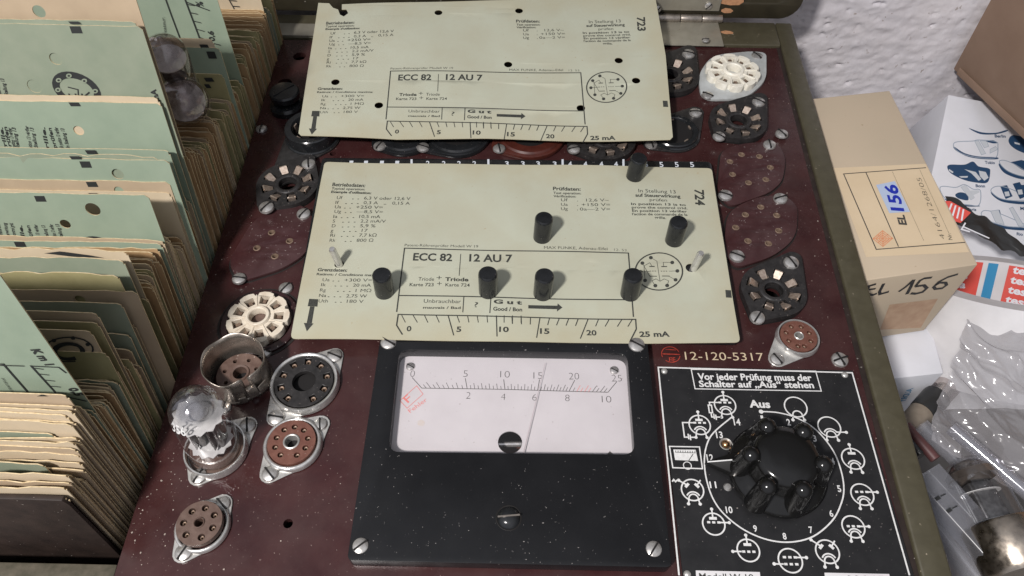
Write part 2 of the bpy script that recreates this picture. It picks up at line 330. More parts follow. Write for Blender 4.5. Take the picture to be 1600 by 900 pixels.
def glyphs(s, bold):
    if (s, bold) not in TXT:
        cu = bpy.data.curves.new('tmp', 'FONT'); cu.body = s; cu.size = 1; cu.offset = bold; cu.resolution_u = 3
        TXT[(s, bold)] = curve_mesh(cu)
    return TXT[(s, bold)]
class Ink(MB):                              # print lying on a surface, measured in its frame
    def __init__(s, fr, z=.006): super().__init__(); s.fr = fr; s.z = z; s.k = 0
    def zz(s): s.k = (s.k + 1) % 6; return s.z + s.k * .0012
    def Q(s, p): return s.fr.q(*p)
    def line(s, pts, w, px=True, mi=0):
        p = [s.Q(a) if px else Vector(a) for a in pts]; z = s.zz(); A = []; B = []; n = len(p)
        for i in range(n):
            a = (p[i] - p[i - 1]).normalized() if i else (p[1] - p[0]).normalized()
            b = (p[i + 1] - p[i]).normalized() if i < n - 1 else a
            na = Vector((-a.y, a.x)); nb = Vector((-b.y, b.x)); m = na + nb
            m = m.normalized() if m.length > .2 else na; d = w / 2 / max(.4, m.dot(na)); A.append(p[i] + m * d); B.append(p[i] - m * d)
        return s.add([(q.x, q.y, z) for q in A] + [(q.x, q.y, z) for q in B], [(n + i, n + i + 1, i + 1, i) for i in range(n - 1)], None, mi)
    def loop(s, pts, w, px=True, mi=0):
        p = [s.Q(a) if px else Vector(a) for a in pts]; n = len(p); z = s.zz(); A = []; B = []
        for i in range(n):
            a = (p[i] - p[i - 1]).normalized(); b = (p[(i + 1) % n] - p[i]).normalized(); na = Vector((-a.y, a.x)); nb = Vector((-b.y, b.x))
            m = (na + nb).normalized(); d = w / 2 / max(.4, m.dot(na)); A.append(p[i] + m * d); B.append(p[i] - m * d)
        return s.add([(q.x, q.y, z) for q in A] + [(q.x, q.y, z) for q in B], [(n + i, n + (i + 1) % n, (i + 1) % n, i) for i in range(n)], None, mi)
    def ring(s, c, r, w, a0=0, a1=360, n=36, mi=0):
        pts = [(c[0] + r * cos(radians(a0 + (a1 - a0) * k / n)), c[1] + r * sin(radians(a0 + (a1 - a0) * k / n))) for k in range(n + 1)]
        if abs(a1 - a0) == 360: return s.loop(pts[:-1], w, False, mi)
        return s.line(pts, w, False, mi)
    def poly(s, pts, px=True, mi=0):
        p = [s.Q(a) if px else Vector(a) for a in pts]; z = s.zz()
        return s.add([(q[0], q[1], z) for q in p], [tuple(range(len(p)))], None, mi)
    def dot(s, c, r, mi=0): return s.poly(circ(c, r, 14), False, mi)
    def text(s, t, p0, p1, h, bold=0.0, mi=0, px=True, up=None):   # baseline from p0 to p1, capitals h high
        a = s.Q(p0) if px else Vector(p0); b = s.Q(p1) if px else Vector(p1)
        vs, fs = glyphs(t, bold)
        if not vs: return s
        x0 = min(v.x for v in vs); x1 = max(v.x for v in vs)
        d = b - a; ex = d / (x1 - x0); pr = Vector((-d.y, d.x)).normalized()
        if px:
            q = s.Q((p0[0] + (up[0] if up else 0), p0[1] + (up[1] if up else -h))); hh = (q - a).dot(pr)
        else: hh = h
        ey = pr * (hh / .729); z = s.zz()
        return s.add([(*(a + ex * (v.x - x0) + ey * v.y), z) for v in vs], fs, None, mi)
    def strip(s, t, c, h, ang=0, bold=0.0, mi=0, wide=1.0):         # centred text in frame units
        vs, fs = glyphs(t, bold); x0 = min(v.x for v in vs); x1 = max(v.x for v in vs); k = h / .729
        e = Vector((cos(ang), sin(ang))); n = Vector((-sin(ang), cos(ang))); c = Vector(c); z = s.zz()
        return s.add([(*(c + e * (v.x - (x0 + x1) / 2) * k * wide + n * (v.y * k - h / 2)), z) for v in vs], fs, None, mi)

# ================================================================== the place
G = MB(); G.box((5, 0, -17.5), (160, 120, 1)); bench = G.build('bench_top', M['table']); tag(bench, 'grey bench top under the boxes and the tester', kind='structure')
# rough plaster wall behind
def plaster():
    g = MB(); nx, nz_ = 360, 240; x0, x1, z0, z1 = 8, 54, -17.4, 14; vs = []
    for j in range(nz_ + 1):
        for i in range(nx + 1):
            x = x0 + (x1 - x0) * i / nx; z = z0 + (z1 - z0) * j / nz_
            q = Vector((x * .55, 3.1, z * .8)); h = noise.fractal(q * 2.0, .75, 2.2, 6) * .06 + noise.noise(Vector((x * .5 + z * .22, 2, z * 1.5))) * .07 + noise.noise(Vector((x * .12, 9, z * .12))) * .35
            pit = noise.noise(Vector((x * 1.9 + 7, 1, z * 2.6))); h -= max(0, pit - .52) * 1.2; h += noise.noise(Vector((x * 3.4, 4, z * 4.6))) * .022
            vs.append((x, 22 - h, z))
    fs = [(j * (nx + 1) + i, j * (nx + 1) + i + 1, (j + 1) * (nx + 1) + i + 1, (j + 1) * (nx + 1) + i) for j in range(nz_) for i in range(nx)]
    g.add(vs, fs); g.box((-26, 22.6, -1), (68, 1, 32.8)); g.box((31, 22.9, -1.7), (46, 1, 31.4))
    return g.build('plaster_wall', M['plaster'], ang=80)
tag(plaster(), 'rough white plaster wall behind the tester', 'wall', kind='structure')

# ================================================================== the tube tester
T = thing('tube_tester', 'olive field case tube tester with maroon panel, meter and rotary switch', 'tester')
XL, XR, YB, YT = -13.2, 14.35, -14.7, 15.15
def xl(y): return -13.36 + (14 - y) * .017
def xr(y): return 14.36 + (y - YT) * .041      # the case tapers a little toward the front
panel_holes = []
def part(mb, name, m, parent=None, loc=(0, 0, 0), **k): return mb.build(name, m, parent or T, loc, **k)
# screws share one mesh
def screw_mesh():
    g = MB(); g.lathe([(0, 0), (.30, 0), (.30, .05), (.275, .10), (.18, .145), (0, .16)], 22)
    return g
sg = screw_mesh(); sg.box((0, 0, .11), (.066, .56, .112), mi=1); SCREW = sg.build('screw', [M['steel'], M['hole']]); SME = SCREW.data; bpy.data.objects.remove(SCREW)
sg = screw_mesh(); sg.box((0, 0, .11), (.066, .54, .112), mi=1); sg.box((0, 0, .111), (.54, .066, .112), mi=1); q = sg.build('screw', [M['steel'], M['hole']]); SME4 = q.data; bpy.data.objects.remove(q)
def screw(parent, u, v, z=0.0, px=22, ang=None, me=None, origin=(0, 0, 0)):
    o = bpy.data.objects.new('screw', me or SME); COL.objects.link(o); o.parent = parent
    p = P(u, v, z + .1) - Vector(origin); p.z = z - origin[2]; o.location = p * S
    k = rad(u, v, px, z) / .30; o.scale = (k, k, k); o.rotation_euler = (random.uniform(-.05, .05), random.uniform(-.05, .05), random.uniform(0, 3.1) if ang is None else radians(ang)); return o
def flange_poly(c, R, scr, rs=.42):
    pts = circ(c, R, 40)
    for p in scr: pts += circ(p, rs, 14)
    return hull(pts)
def rot2(p, a): return (p[0] * cos(a) - p[1] * sin(a), p[0] * sin(a) + p[1] * cos(a))
def slot(r0, r1, w0, w1, a): return [rot2(p, a) for p in ((r0, -w0 / 2), (r1, -w1 / 2), (r1, w1 / 2), (r0, w0 / 2))]
def local(scr, c, z=0): return [(P(s[0], s[1], z + .1) - c).to_2d() for s in scr]
def add_screws(o, c, scr, z):
    for s in scr: screw(o, s[0], s[1], z, s[2] if len(s) > 2 else 22, s[3] if len(s) > 3 else None, origin=tuple(c))
def clip_mesh():
    g = MB(); g.prism([(-.13, 0), (.13, 0), (.10, .05), (-.10, .05)], 0, .30)
    g.add([(-.14, .05, .30), (.14, .05, .30), (.12, .34, .12), (-.12, .34, .12), (-.14, .0, .27), (.14, .0, .27), (.12, .30, .08), (-.12, .30, .08)], [(0, 1, 2, 3), (4, 7, 6, 5), (0, 4, 5, 1), (1, 5, 6, 2), (2, 6, 7, 3), (3, 7, 4, 0)])
    return g
q = clip_mesh().build('contact', M['contact']); CLIP = q.data; bpy.data.objects.remove(q)
def contact(parent, a, r, z, k=1.0):
    o = bpy.data.objects.new('contact', CLIP); COL.objects.link(o); o.parent = parent
    o.location = (r * cos(a) * S, r * sin(a) * S, z * S); o.rotation_euler = (0, 0, a + pi / 2 + random.uniform(-.2, .2)); o.scale = (k, k, k); return o

def black_contact_socket(u, v, px, scr, a0=22.5, label=None, R0=None):
    c = P(u, v, .25); c.z = 0; R = rad(u, v, px); panel_holes.append((c.x, c.y, R * .34))
    L = local(scr, c); g = MB(); outer = flange_poly((0, 0), R * 1.04, L, .36)
    holes = [circ((0, 0), R * .30, 20)] + [slot(R * .47, R * .86, R * .24, R * .36, radians(a0 + 45 * k)) for k in range(8)]
    g.add(*fill2d(rpoly(outer, .06, 2) if len(outer) < 20 else outer, holes, .10, .36))
    g.lathe([(R * .30, .36), (R * .36, .40), (R * .42, .40), (R * .46, .36)], 28)
    o = part(g, 'tube_socket', M['black_old'], loc=c, ang=40); tag(o, label)
    f = MB(); f.add(*fill2d(outer, [circ((0, 0), R * .26, 20)], 0, .09)); f.build('socket_floor', M['hole'], o)
    for k in range(8): contact(o, radians(a0 + 45 * k), R * .80, .10, R / 1.12)
    add_screws(o, c, scr, .36); return o
def ceramic_socket(u, v, px, scr, n, plate, m, a0, label, z0=0.0):
    c = P(u, v, z0 + .35); c.z = 0; R = rad(u, v, px); panel_holes.append((c.x, c.y, R * .30)); L = local(scr, c); g = MB()
    outer = []
    for k in range(n):
        a = radians(a0 + 360 / n * k); d = radians(360 / n)
        for t, rr in ((-.36, 1.0), (-.12, 1.03), (.12, 1.03), (.36, 1.0), (.44, .89), (.56, .89)): outer.append((R * rr * cos(a + d * t), R * rr * sin(a + d * t)))
    holes = [circ((0, 0), R * .30, 24)] + [slot(R * .52, R * .83, R * .25, R * .33, radians(a0 + 360 / n * k)) for k in range(n)]
    g.add(*fill2d(outer, holes, .12, .46 + z0))
    g.lathe([(R * .27, .2), (R * .27, .54 + z0), (R * .31, .58 + z0), (R * .38, .58 + z0), (R * .41, .47 + z0)], 32)
    for k in range(n):
        a = radians(a0 + 360 / n * (k + .5)); g.box((R * .66 * cos(a), R * .66 * sin(a), .46 + z0), (R * .50, R * .035, .07), a)
    o = part(g, 'tube_socket', m, loc=c, ang=35, bevel=.012, seg=1); tag(o, label)
    f = MB(); f.cyl(0, 0, .02, .16, R * .97, n=32); f.build('socket_floor', M['phenolic_dull'], o)
    for k in range(n):
        a = radians(a0 + 360 / n * k); h = MB(); h.box((R * .67 * cos(a), R * .67 * sin(a), .30 + z0), (R * .15, R * .11, .14), a); h.build('contact', M['contact_dark'], o)
    if plate == 'ring':
        f = MB(); f.lathe([(R * 1.06, .02), (R * 1.06, .12), (R * 1.08, .16), (R * 1.26, .16), (R * 1.30, .12), (R * 1.30, .02)], 48); f.build('ring_seat', M['ring_seat'], o)
        f = MB(); f.lathe([(R * 1.31, .004), (R * 1.31, .03), (R * 1.40, .03), (R * 1.40, .004)], 48); f.build('groove_ring', M['groove'], o)
    else:
        f = MB(); f.prism(plate(c, R, L), .01, .10 + z0); f.build('mounting_plate', M['pale_plate'], o, bevel=.03)
    add_screws(o, c, scr, .10 if plate != 'ring' else .02); return o
def ring_profile(R, w, z): return [(R - w, .06), (R - w, z * .8), (R - w * .75, z), (R - w * .3, z), (R, z * .72), (R + .02, .06)]
def flanged_socket(u, v, px, disc_px, scr, n, m, label, a0=90, gap=0, hole=.115, cr=.28, flange='zinc', disc_z=.30, ring_z=.30, shift=(0, 0), slots=False):
    c = P(u, v, .2); c.z = 0; R = rad(u, v, px); D = rad(u, v, disc_px); panel_holes.append((c.x, c.y, D * .8)); L = local(scr, c)
    g = MB(); hs = [circ((0, 0), D * cr, 24)]
    step = (360 - gap) / (n if gap == 0 else n - 1)
    for k in range(n):
        a = radians(a0 + gap / 2 + step * k)
        if slots: hs.append(slot(D * .66, D * .90, D * .20, D * .24, a))
        else: hs.append(circ((D * .68 * cos(a), D * .68 * sin(a)), D * hole, 12))
    g.add(*fill2d(circ((0, 0), D, 48), hs, disc_z - .22, disc_z))
    o = part(g, 'tube_socket', m, loc=c, bevel=.012, seg=1); tag(o, label)
    f = MB(); f.cyl(0, 0, -.12, -.02, D * .98, n=32); f.build('socket_floor', M['hole'], o)
    if not slots:
        e = MB(); e.lathe([(D * cr * .80, -.1), (D * cr * .80, disc_z + .03), (D * cr * .9, disc_z + .05), (D * cr * 1.02, disc_z + .03), (D * cr * 1.04, disc_z - .05)], 24)
        e.build('centre_eyelet', M['brass'] if slots else (M['zinc'] if m is not M['phenolic_dull'] else m), o)
    for k in range(n):
        a = radians(a0 + gap / 2 + step * k); h = MB(); rr = D * (.78 if slots else .68)
        h.lathe([(D * .05, -.1), (D * .05, disc_z - .12), (D * .09, disc_z - .10), (D * .09, -.1)], 10, (rr * cos(a), rr * sin(a))); h.build('contact', M['contact_dark'], o)
    f = MB(); fp = flange_poly((0, 0), R * .96, L, .36); f.add(*fill2d(fp, [circ((0, 0), D * 1.01, 40)], .012, .075)); f.build('flange', M[flange], o, bevel=.015, seg=1)
    f = MB(); f.lathe(ring_profile(R, R - D * 1.03, ring_z), 48); f.build('flange_ring', M['bright'], o, ang=60)
    add_screws(o, c, scr, .075); return o

# ---- sockets, west column
black_contact_socket(450, 289, 92, [(482, 255, 22), (416, 323, 24)], 22, 'old black eight contact socket above the plate of four pin holes')
black_contact_socket(1208, 455, 96, [(1237, 409, 24), (1184, 495, 24)], 22, 'large black eight contact socket below the seven pin plates')
black_contact_socket(1153, 190, 84, [(1186, 158, 20), (1124, 212, 20)], 10, 'black contact socket below the white ceramic socket')
black_contact_socket(1046, 118, 86, [(1076, 83, 20)], 15, 'black socket half hidden by the upper card')
black_contact_socket(945, 218, 92, [(897, 232, 20)], 10, 'black contact socket peeking out under the upper card')
ceramic_socket(404, 497, 94, [(446, 449, 22), (413, 548, 22)], 9, 'ring', M['ceramic'], 85, 'yellowed ceramic nine slot socket in a ring seat')
def pale_plate(c, R, L):
    pts = [P(u, v, .1) - c for u, v in ((1172, 82), (1197, 84), (1197, 128), (1165, 156), (1095, 157), (1090, 118), (1112, 88))]; return rpoly(pts, .8, 6)
ceramic_socket(1145, 112, 80, [(1183, 87, 19, 30), (1106, 148, 19, 60)], 10, pale_plate, M['ceramic_white'], 90, 'white ceramic ten slot socket on a pale plate', .1)
flanged_socket(476, 598, 106, 90, [(522, 555, 24), (431, 651, 26)], 9, M['black_old'], 'black nine slot disc in a tinned ring flange', 270, 66, cr=.40, slots=True, disc_z=.34, ring_z=.34)
flanged_socket(457, 693, 90, 74, [(500, 662, 22), (421, 739, 26)], 9, M['phenolic'], 'brown nine hole socket in a tinned flange', 270, 60, cr=.34, disc_z=.36, ring_z=.28, hole=.125)
flanged_socket(337, 701, 96, 84, [(386, 664, 26), (310, 743, 26)], 9, M['phenolic_dull'], 'tinned socket carrying the glass tube', 270, 50, cr=.26, disc_z=.12, ring_z=.36)
o7 = flanged_socket(315, 821, 84, 70, [(346, 787, 26), (286, 862, 28)], 7, M['phenolic_dull'], 'dusty brown seven hole socket near the panel edge', 262, 62, cr=.24, disc_z=.46, ring_z=.22, hole=.155)
flanged_socket(1247, 527, 66, 56, [(1215, 560, 22)], 8, M['phenolic'], 'small red brown socket above the switch plate', 270, 30, cr=.26, disc_z=.30, ring_z=.28, hole=.14)
# ---- shielded miniature socket
def shield_socket():
    c = P(380, 592, 0); R = rad(380, 592, 90); panel_holes.append((c.x, c.y, R * .9)); H = 1.45
    g = MB(); hs = [circ((0, 0), R * .25, 20)] + [circ((R * .55 * cos(radians(51 * k + 20)), R * .55 * sin(radians(51 * k + 20))), R * .075, 10) for k in range(7)]
    g.add(*fill2d(circ((0, 0), R * .80, 40), hs, .2, .42)); g.lathe([(R * .24, .0), (R * .24, .46), (R * .31, .48), (R * .34, .42)], 24)
    o = part(g, 'tube_socket', M['ceramic'] if 0 else M['phenolic_dull'], loc=c); tag(o, 'small socket inside an open nickel shield can')
    f = MB(); f.cyl(0, 0, -.1, .0, R * .9, n=30); f.build('socket_floor', M['hole'], o)
    s = MB(); n = 48; vs = []; fs = []
    prof = [(1.0, 0), (1.0, .10), (.97, .14), (.97, H * .5), (.985, H * .8), (1.015, H)]
    for rr, z in prof:
        for k in range(n + 1):
            a = radians(-55 + 8 + (360 - 10) * k / n); b = rr * (1 - .10 * math.exp(-((k - n) / 3.0) ** 2) - .06 * math.exp(-(k / 2.0) ** 2))
            zz = z + (.06 * sin(k * .7) if z == H else 0); vs.append((R * b * cos(a), R * b * sin(a), zz))
    for j in range(len(prof) - 1):
        for k in range(n): fs.append((j * (n + 1) + k, j * (n + 1) + k + 1, (j + 1) * (n + 1) + k + 1, (j + 1) * (n + 1) + k))
    s.add(vs, fs); so = s.build('shield_can', M['nickel'], o)
    md = so.modifiers.new('wall', 'SOLIDIFY'); md.thickness = .035 * S; md.offset = 1
    b = MB(); b.box((R * 1.03 * cos(radians(-50)), R * 1.03 * sin(radians(-50)), .62), (.16, .36, .62), radians(-50)); b.box((R * 1.08 * cos(radians(-30)), R * 1.08 * sin(radians(-30)), .5), (.05, .42, .5), radians(-30)); b.box((R * .9 * cos(radians(-72)), R * .98 * sin(radians(-72)), .25), (.3, .12, .35), radians(20))
    b.build('spring_clip', M['nickel'], o, bevel=.02)
    add_screws(o, c, [(413, 549, 22), (350, 636, 22)], .0)
shield_socket()
# ---- large ring sockets, the plug and the row under the upper card
def ring_socket(u, v, px, scr, h, label, inner=.74, floor=True):
    c = P(u, v, h * .6); c.z = 0; R = rad(u, v, px, h); panel_holes.append((c.x, c.y, R * .5)); L = local(scr, c); g = MB()
    g.lathe([(R * inner, .12), (R * inner, h - .06), (R * (inner + .04), h), (R * .96, h), (R, h - .05), (R, .2), (R * 1.07, .16), (R * 1.07, .1)], 56)
    o = part(g, 'tube_socket', M['black'], loc=c, ang=40); tag(o, label)
    f = MB(); f.prism(flange_poly((0, 0), R * 1.10, L, .42), .004, .12); f.build('flange', M['black_old'], o, bevel=.03)
    f = MB(); f.cyl(0, 0, .12, .22, R * (inner - .005), n=36); f.build('socket_floor', M['hole'], o)
    for k in range(5):
        a = radians(20 + 72 * k); h_ = MB(); h_.box((R * inner * .93 * cos(a), R * inner * .93 * sin(a), h * .55), (.06, .22, h * .6), a); h_.build('contact', M['contact'], o)
    add_screws(o, c, scr, .12); return o
ring_socket(486, 205, 80, [(441, 263, 20)], .82, 'tall black ring socket under the upper card corner', .70)
ring_socket(1053, 206, 76, [(1087, 175, 20), (1018, 224, 20)], .35, 'low black ring socket beside the upper card', .76)
def round_socket(u, v, px, scr, m, label):
    c = P(u, v, .2); c.z = 0; R = rad(u, v, px); L = local(scr, c); g = MB(); g.prism(flange_poly((0, 0), R, L, .38), .004, .26)
    o = part(g, 'tube_socket', m, loc=c, bevel=.04); tag(o, label)
    f = MB(); f.lathe([(R * .62, .27), (R * .62, .36), (R * .86, .36), (R * .9, .27)], 40); f.build('collar', m, o)
    f = MB(); f.cyl(0, 0, .26, .275, R * .6, n=30); f.build('socket_floor', M['hole'], o); add_screws(o, c, scr, .26)
round_socket(632, 208, 96, [(593, 227, 20)], M['black'], 'black round socket mostly hidden under the upper card')
round_socket(715, 208, 104, [(661, 229, 20)], M['black'], 'second black round socket hidden under the upper card')
round_socket(828, 208, 112, [(780, 231, 20)], M['redbrown'], 'red brown round socket hidden under the upper card')
def plug():
    c = P(448, 165, .2); c.z = 0; R = rad(448, 165, 50); g = MB()
    g.lathe([(R * 1.0, 0), (R * 1.02, .28), (R * .9, .42), (R * .55, .46), (0, .46)], 32)
    o = part(g, 'terminal_post', M['black'], loc=c); tag(o, 'black terminal post with a flat cap')
    k = MB(); k.lathe([(R * .5, .4), (R * .5, .62), (R * .88, .68), (R * .92, .98), (R * .84, 1.06), (0, 1.10)], 28); k.box((0, .0, 1.09), (R * 1.5, .05, .05), radians(48))
    k.build('cap', M['black'], o, (0.03, .1, 0))
plug()
# ---- pin hole plates
def hole_plate(outline, holes, scr, label):
    c = sum((P(u, v, .1) for u, v in outline), Vector()) / len(outline); c.z = 0
    pts = [(P(u, v, .1) - c).to_2d() for u, v in outline]; hp = [(P(u, v, .1) - c).to_2d() for u, v in holes]; r = .15
    for p in hp: panel_holes.append((p.x + c.x, p.y + c.y, r * 1.25))
    g = MB(); g.add(*fill2d(rpoly(pts, .9, 8), [circ(p, r, 14) for p in hp], .004, .16)); o = part(g, 'pin_plate', M['panel_light'], loc=c, bevel=.03, seg=2); tag(o, label)
    f = MB()
    f.add(*fill2d(rpoly([p * 1.05 for p in pts], .9, 8), [circ(p, r * 1.1, 12) for p in hp], .001, .003)); f.build('groove', M['groove'], o)
    for p in hp:
        e = MB(); e.lathe([(r * .66, -.2), (r * .66, .14), (r * .8, .185), (r * 1.08, .172), (r * 1.10, .14)], 16, (p.x, p.y)); e.cyl(p.x, p.y, -.28, -.2, r * .62, n=10); e.build('pin_sleeve', M['contact_dark'], o)
    add_screws(o, c, scr, .16)
hole_plate([(1126, 236), (1160, 225), (1214, 222), (1228, 250), (1222, 285), (1202, 302), (1140, 325), (1120, 300)], [(1158, 243), (1186, 246), (1140, 254), (1203, 263), (1144, 274), (1196, 282), (1169, 287)], [(1222, 208, 20), (1203, 225, 20), (1134, 304, 22)], 'upper maroon plate of seven pin holes')
hole_plate([(1136, 330), (1186, 308), (1226, 306), (1246, 324), (1244, 372), (1208, 402), (1150, 420), (1130, 396)], [(1188, 325), (1164, 337), (1213, 338), (1149, 357), (1216, 362), (1168, 378), (1200, 382)], [(1220, 309, 22), (1152, 399, 24)], 'lower maroon plate of seven pin holes')
hole_plate([(400, 338), (470, 318), (492, 342), (482, 395), (444, 420), (375, 442), (356, 412)], [(425, 365), (453, 378), (402, 389), (430, 402)], [(474, 333, 22), (373, 434, 22)], 'maroon plate of four pin holes near the card tray')
# ---- loose screws and holes in the panel
for (u, v, px, me, ang) in ((408, 200, 18, None, 0), (1074, 83, 18, SME4, 20), (1313, 561, 26, SME4, 20), (468, 84, 1, None, 0)):
    if px > 5: screw(T, u, v, 0, px, ang, me)
for (u, v, px) in ((450, 818, 15), (445, 130, 22), (437, 158, 22), (468, 88, 20), (520, 240, 10)):
    p = P(u, v); panel_holes.append((p.x, p.y, rad(u, v, px)))
# ---- case: rims, walls and the card tray
def case():
    g = MB(); zf = -16.9
    g.prism([(xr(-16.5) + .27, -16.5), (xr(-16.5) + 1.3, -16.5), (xr(17.5) + 1.2, 17.5), (xr(17.5) + .27, 17.5)], zf, .10); part(g, 'case_side', M['olive'], bevel=.10, seg=3)
    g = MB(); g.prism([(xr(-16.5) + .01, -16.5), (xr(-16.5) + .26, -16.5), (xr(17) + .26, 17.0), (xr(17) + .01, 17.0)], -3, -.06); part(g, 'rim_groove', M['tray'])
    g = MB(); g.prism([(XL - 12, 15.3), (14.62, 15.3), (14.70, 17.5), (XL - 12, 17.5)], zf, .096); part(g, 'case_back', M['olive'], bevel=.08, seg=3)
    g = MB(); g.prism([(XL - 12, -16.5), (13.2, -16.5), (13.2, -14.75), (XL - 12, -14.75)], zf, -.02); part(g, 'case_front', M['wood'], bevel=.08)
    g = MB(); g.prism([(XL - 11.6, -14.745), (xl(-14.7) - .02, -14.745), (xl(-13.7) - .02, -13.70), (XL - 11.6, -13.70)], -15.0, -.02); part(g, 'tray_front', M['wood'], bevel=.05)
    g = MB(); g.prism([(xl(-14.7) + .02, -14.7), (xl(-14.7) + .3, -14.7), (xl(15.2) + .3, 15.2), (xl(15.2) + .02, 15.2)], -15.2, -.32); part(g, 'tray_side', M['tray'])
    g = MB(); g.prism([(XL - 11.2, -14.7), (XL - 10.9, -14.7), (XL - 10.9, 15.2), (XL - 11.2, 15.2)], -15.2, .05); part(g, 'tray_side', M['tray'])
    g = MB(); g.box((XL - 5.5, .3, -15.3), (11, 29.8, .2)); part(g, 'tray_floor', M['tray'])
    # lid standing open behind
    lid = MB(); x0, x1, y0, y1 = XL - 12, 15.95, 17.62, 21.2
    prof = rrect(x0, .25, x1, 22, 1.1, 6); inner = rrect(x0 + .9, 1.25, x1 - .9, 21.2, .6, 6)
    vs, fs = fill2d(prof, [inner], 0, y1 - y0)
    R = Matrix(((1, 0, 0, 0), (0, 0, 1, y0), (0, 1, 0, 0), (0, 0, 0, 1)))
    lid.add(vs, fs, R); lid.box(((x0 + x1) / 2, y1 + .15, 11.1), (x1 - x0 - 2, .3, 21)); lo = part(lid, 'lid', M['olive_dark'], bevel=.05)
    # hinge
    h = part(MB().box((0, 0, 0), (.01, .01, .01)), 'hinge', M['zinc'], loc=(0, 0, -.2))
    a = P(1026, 38, .35); b = P(1131, 36, .35); y = 17.45
    hl = [0, .37, .69, 1.0]
    for i in range(3):
        k = MB(); k.tube([(a.x + (b.x - a.x) * hl[i] + .02, y, .5), (a.x + (b.x - a.x) * hl[i + 1] - .02, y, .5)], .24, 18); k.build('knuckle', M['nickel'], h, bevel=.03)
    k = MB(); x0 = a.x - .25; x1 = P(1130, 60, .3).x; k.prism([(x0, 15.05), (x1, 15.05), (x1, 17.3), (x0, 17.3)], .31, .38); k.build('lower_leaf', M['dull_zinc'], h, bevel=.02); 
    screw(h, 1104, 56, .58, 12)
    k = MB(); k.prism([(x0, .75), (x1 - .05, .75), (x1 - .05, 4.5), (x0, 4.5)], 0, .07, Matrix(((1, 0, 0, 0), (0, 0, -1, 17.58), (0, 1, 0, 0.2), (0, 0, 0, 1)))); k.build('upper_leaf', M['dull_zinc'], h, bevel=.02)
    for (u, v) in ((1107, 9), (1027, 14)):
        p = PY(u, v, 17.5); o = bpy.data.objects.new('screw', SME); COL.objects.link(o); o.parent = h; p.z += .2; o.location = p * S; o.rotation_euler = (pi / 2, .7, 0); o.scale = (.75,) * 3
    # bare chips of wood where paint has flaked off
    for (u, v, s) in ((1137, 50, .5), (1145, 3, .9), (1135, 17, .45)):
        p = P(u, v, .14) if v > 30 else PY(u, v, 17.6); k = MB(); q_ = [(cos(t * .9) * s * random.uniform(.6, 1), sin(t * .9) * s * .4 * random.uniform(.6, 1)) for t in range(7)]
        if v > 30: k.prism(q_, 0, .01); k.build('paint_chip', M['wood_chip'], T, (p.x, p.y, .105))
        else: k.prism(q_, 0, .01); k.build('paint_chip', M['wood_chip'], lo, (p.x, 17.615, p.z), (pi / 2, 0, 0))
case()
# plain metal strip on the far side of the hidden hinge
g = MB(); a = P(418, 52, .1); b = P(497, 36, .1); g.prism([(a.x, 15.36), (b.x + 2, 15.36), (b.x + 2, 16.5), (a.x, 16.5)], .104, .17); part(g, 'hinge_strip', M['dull_zinc'], bevel=.02)

# ---- pin matrix block under the lower card
ZC = .62
g = MB(); blk = [P(503, 246, .5), P(1111, 252, .5), P(1160, 536, .5), P(452, 530, .5)]
blk[2].y = blk[3].y = -4.72; g.prism(rpoly(blk, .25, 4), .004, .50); mb_ = part(g, 'pin_block', M['black'], bevel=.05)
f5 = flat(.50); ink = Ink(f5, .004); f2 = Ink(f5, .004)
ys = P(800, 256, .5).y
for i, (u, s) in enumerate([(548, '1'), (571, '1'), (596, '1'), (620, '1'), (668, '2'), (693, '2'), (717, '2'), (741, '2'), (792, '3'), (817, '3'), (841, '3'), (867, '3'), (891, '4'), (915, '4'), (940, '4'), (963, '4'), (1010, '5'), (1034, '5'), (1058, '5'), (1082, '5')]):
    v = 259 + (u - 820) * .004; ink.text(s, (u - 3, v + 1), (u + 3, v + 1), 8, .02)
for u in (879, 974, 763, 643):
    ink.poly([(u - 1.6, 249), (u + 1.6, 249), (u + 2, 262), (u - 1.6, 262)])
ink.build('print', M['lightgrey'], mb_, (0, 0, .5))
for (u, v) in ((531, 414), (1083, 420)):     # guide posts
    p = P(u, v, ZC); g = MB(); g.lathe([(.15, 0), (.15, 1.18), (.11, 1.27), (0, 1.28)], 16)
    part(g, 'guide_post', M['bright'], loc=(p.x, p.y, .5), rot=(radians(3), radians(4 if u > 800 else -5), 0))

